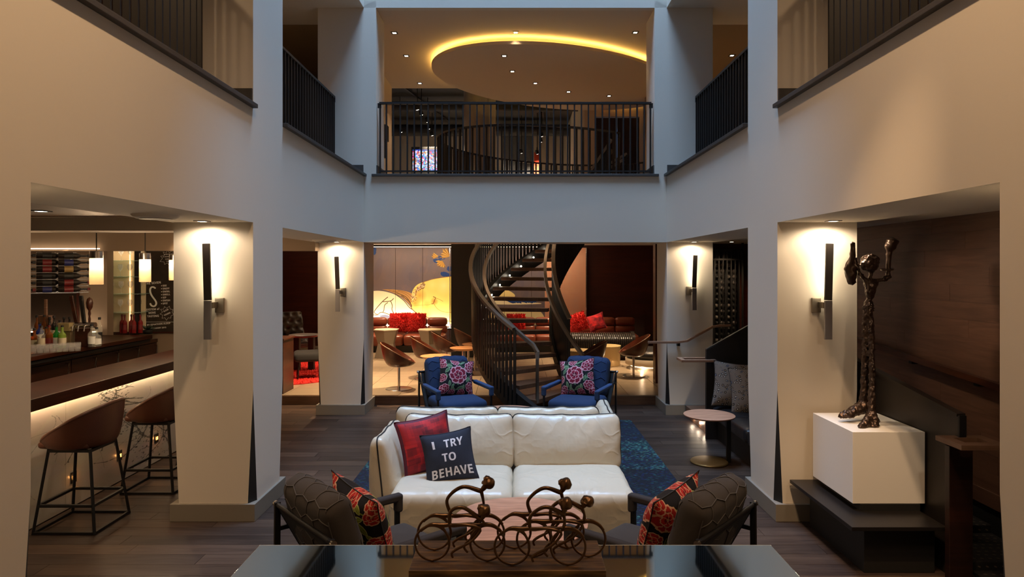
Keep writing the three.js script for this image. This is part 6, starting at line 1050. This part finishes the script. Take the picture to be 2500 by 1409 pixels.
// ---------------------------------------------------------------- upper gallery contents
{
  T.screen = canvasTex(320, 240, (c, w, h) => { const r = rng(88); c.fillStyle = '#243a8c'; c.fillRect(0, 0, w, h); for (let i = 0; i < 900; i++) { c.fillStyle = `hsl(${[215, 205, 350, 30, 330, 200][r() * 6 | 0]},${40 + r() * 50}%,${25 + r() * 60}%)`; c.beginPath(); c.ellipse(r() * w, 20 + r() * h, 3 + r() * 14, 3 + r() * 8, r() * 3, 0, 7); c.fill(); } c.fillStyle = '#9fc4ff'; for (let i = 0; i < 40; i++) c.fillRect(r() * w, 165 + r() * 30, 30, 4); });
  const d = 17.2, X = (px) => (px - 1258) * d / 1600, Y = (py) => 2.15 - (py - 658) * d / 1600;
  const o = thing('television', 'bright screen showing a colourful picture upstairs behind the railing', 'television', [X(1041), Y(430), -d]);
  mesh('casing', [rbox(0.80, 0.74, 0.06, 0.01, 0, 0.40, -0.04)], M.black, o); const g = new THREE.PlaneGeometry(0.72, 0.56); g.translate(0, 0.42, -0.005); mesh('screen', [g], std({ color: lin(0.02, 0.02, 0.02), emissive: lin(1, 1, 1), emissiveMap: T.screen, emissiveIntensity: 1.6, roughness: 0.3 }), o); mesh('stand', [rbox(0.1, 1.1, 0.05, 0.005, 0, -0.4, -0.06)], M.black, o); mesh('foot', [rbox(0.6, 0.04, 0.3, 0.005, 0, Y(430) * -1 + 3.52, -0.06)], M.black, o);
  areaLight(new THREE.Color(0.6, 0.75, 1), 1.0, 0.72, 0.56, [X(1041), Y(430) + 0.42, -d + 0.01], [X(1041), Y(430) + 0.42, 0]);
  const p = struct('column', 'round taupe column upstairs'); mesh('shaft', [cyl(0.30, 0.30, 2.9, -0.93, 4.95, -15.6, 40)], std({ color: lin(0.34, 0.29, 0.25), roughness: 0.7 }), p);
  const p2 = struct('column', 'pale wall fin upstairs right of the round column'); mesh('shaft', uvm(lim(-0.66, -0.48, 3.5, 6.42, 15.9, 16.1)), M.wall, p2);
  // spotlights on tracks
  const trk = thing('light_track', 'black ceiling track carrying gallery spotlights on the left upstairs', 'light track', [-2.3, 6.1, -15]); mesh('rail', [bar([-0.5, 0.26, 1.0], [0.4, 0.26, -3.5], 0.035, 0.03)], M.railMetal, trk);
  const tr2 = thing('light_track', 'black ceiling track carrying gallery spotlights on the right upstairs', 'light track', [0.55, 6.1, -17]); mesh('rail', [bar([0, 0.26, 1.5], [0.3, 0.26, -2], 0.035, 0.03)], M.railMetal, tr2);
  const S = [[1019, 267, 'highest on the left track'], [1029, 280, 'second on the left track'], [1044, 297, 'third on the left track'], [1047, 314, 'fourth on the left track'], [1055, 330, 'lowest on the left track'], [979, 322, 'alone at the far left'], [1178, 320, 'by the round column'], [1323, 332, 'upper one on the right track'], [1321, 346, 'middle one on the right track'], [1312, 375, 'lowest on the right track'], [1273, 373, 'left of the red banner']];
  S.forEach(([px, py, l], i) => {
    const dd = 14.6 + (i < 5 ? i * 0.8 : 2 + (i - 5) * 0.3), x = (px - 1258) * dd / 1600, y = 2.15 - (py - 658) * dd / 1600, t = thing('track_spotlight', 'small black gallery spotlight, ' + l, 'spotlight', [x, y, -dd], 0, 'track spotlights upstairs');
    mesh('stem', [rod([0, 0.04, 0], [0, Math.max(0.1, 6.40 - y), 0], 0.010)], M.blackMetal, t); const can = [place(lathe([[0.001, 0.10], [0.035, 0.10], [0.045, 0.08], [0.05, 0], [0.044, 0.0]], 20), 0, 0, 0, 0.5, 0, 0.25)]; mesh('can', can, M.blackMetal, t); mesh('lens', [place(ball(0.040, 0, 0.004, 0, 1, 0.55, 1), 0, 0, 0, 0.5, 0, 0.25)], glow(new THREE.Color(1, 0.92, 0.8), 6), t); if (i % 3 === 0) spot(SOFT, 34, [x, y - 0.03, -dd], [x + 0.3, 3.5, -dd - 2.0], R(40), 0.7, 1);
  });
  for (const [x0, x1, y, dd, rr, l] of [[-5.5, 1.6, 6.18, 16.2, 0.12, 'nearer one'], [-5.5, 1.6, 6.1, 18.6, 0.16, 'farther one']]) { const q = thing('ceiling_duct', 'round black duct under the dark gallery ceiling, ' + l, 'duct', [(x0 + x1) / 2, y, -dd], 0, 'ducts under the dark gallery ceiling'); mesh('pipe', [cyl(rr, rr, x1 - x0, 0, 0, 0, 24, 0, 0, PI / 2)], M.blackPaint, q); for (let i = 0; i < 4; i++) mesh('hanger', [rod([-2.6 + i * 1.7, rr, 0], [-2.6 + i * 1.7, 6.42 - y, 0], 0.008)], M.blackMetal, q); }
  const D = 18.5, x = (px) => (px - 1258) * D / 1600;
  const bn = thing('red_banner', 'tall narrow orange-red panel upstairs behind the railing', 'panel', [x(1311), 3.5, -D]); mesh('cloth', [rbox(0.16, 1.95, 0.02, 0.003, 0, 0.98, 0)], std({ color: lin(0.55, 0.05, 0.015), roughness: 0.8 }), bn); mesh('pole', [rod([0, 0, -0.02], [0, 2.1, -0.02], 0.01)], M.blackMetal, bn);
  const wc = thing('wall_screen', 'large grey panel of industrial pattern upstairs between the tracks', 'panel', [x(1262), 3.5, -18.9]); mesh('panel_face', [rbox(0.9, 1.4, 0.03, 0.004, 0, 2.1, 0)], std({ color: lin(0.12, 0.12, 0.12), roughness: 0.6, bumpMap: rep(T.grain, 2, 2), bumpScale: 0.01 }), wc); mesh('panel_face', [rbox(0.9, 0.9, 0.03, 0.004, 0, 0.8, 0)], M.galleryWall, wc); mesh('legs', [box(0.04, 1.4, 0.04, -0.4, 0.7, -0.04)], M.blackMetal, wc); mesh('legs', [box(0.04, 1.4, 0.04, 0.4, 0.7, -0.04)], M.blackMetal, wc);
  const gc = thing('gilt_chair', 'gilt-framed chair upstairs seen through the railing', 'chair', [x(1366) - 0.15, 3.5, -17.8], R(20)); M.gilt = std({ color: lin(0.6, 0.42, 0.14), metalness: 0.8, roughness: 0.3 }); for (const [a, b] of [[-0.22, 0.2], [0.22, 0.2], [-0.22, -0.2], [0.22, -0.2]]) mesh('leg', [rod([a, 0, b], [a, b < 0 ? 1.1 : 0.5, b], 0.018)], M.gilt, gc); mesh('seat', [place(softBox(0.5, 0.1, 0.5, 0.04), 0, 0.5, 0)], M.black, gc); mesh('backrest', [tube([[-0.22, 1.1, -0.2], [-0.1, 1.22, -0.2], [0.1, 1.22, -0.2], [0.22, 1.1, -0.2]], 0.02, 16, 8), place(softBox(0.36, 0.42, 0.05, 0.02), 0, 0.86, -0.2)], M.gilt, gc);
  const sp = thing('wall_speaker', 'black box speaker on the left wall of the upper rear gallery', 'speaker', [-2.53, 4.62, -12.6]); mesh('body', [rbox(0.16, 0.30, 0.22, 0.01, 0, 0.15, 0)], M.black, sp); mesh('bracket', [rbox(0.08, 0.04, 0.05, 0.004, -0.06, 0.15, 0)], M.blackMetal, sp); mesh('drop_cover', [rbox(0.06, 0.34, 0.08, 0.006, 0.02, -0.16, 0.0)], M.black, sp);
  const wp = thing('wall_pattern', 'thin scrolling line pattern mounted on the far gallery wall', 'wall art', [-3.05, 3.9, -19.95]); const r = rng(19); for (let i = 0; i < 9; i++) { const a = r() * 6, q = []; for (let k2 = 0; k2 < 7; k2++) q.push([r() * 0.5 - 0.25 + Math.cos(a + k2) * 0.22, 0.2 + i * 0.1 + Math.sin(a + k2 * 1.3) * 0.18, 0]); mesh('scroll_line', [tube(q, 0.008, 40, 5)], M.wall, wp); }
}
scene.traverse((o) => { if (o.isMesh) { o.castShadow = true; o.receiveShadow = true; } });
renderer.render(scene, camera);
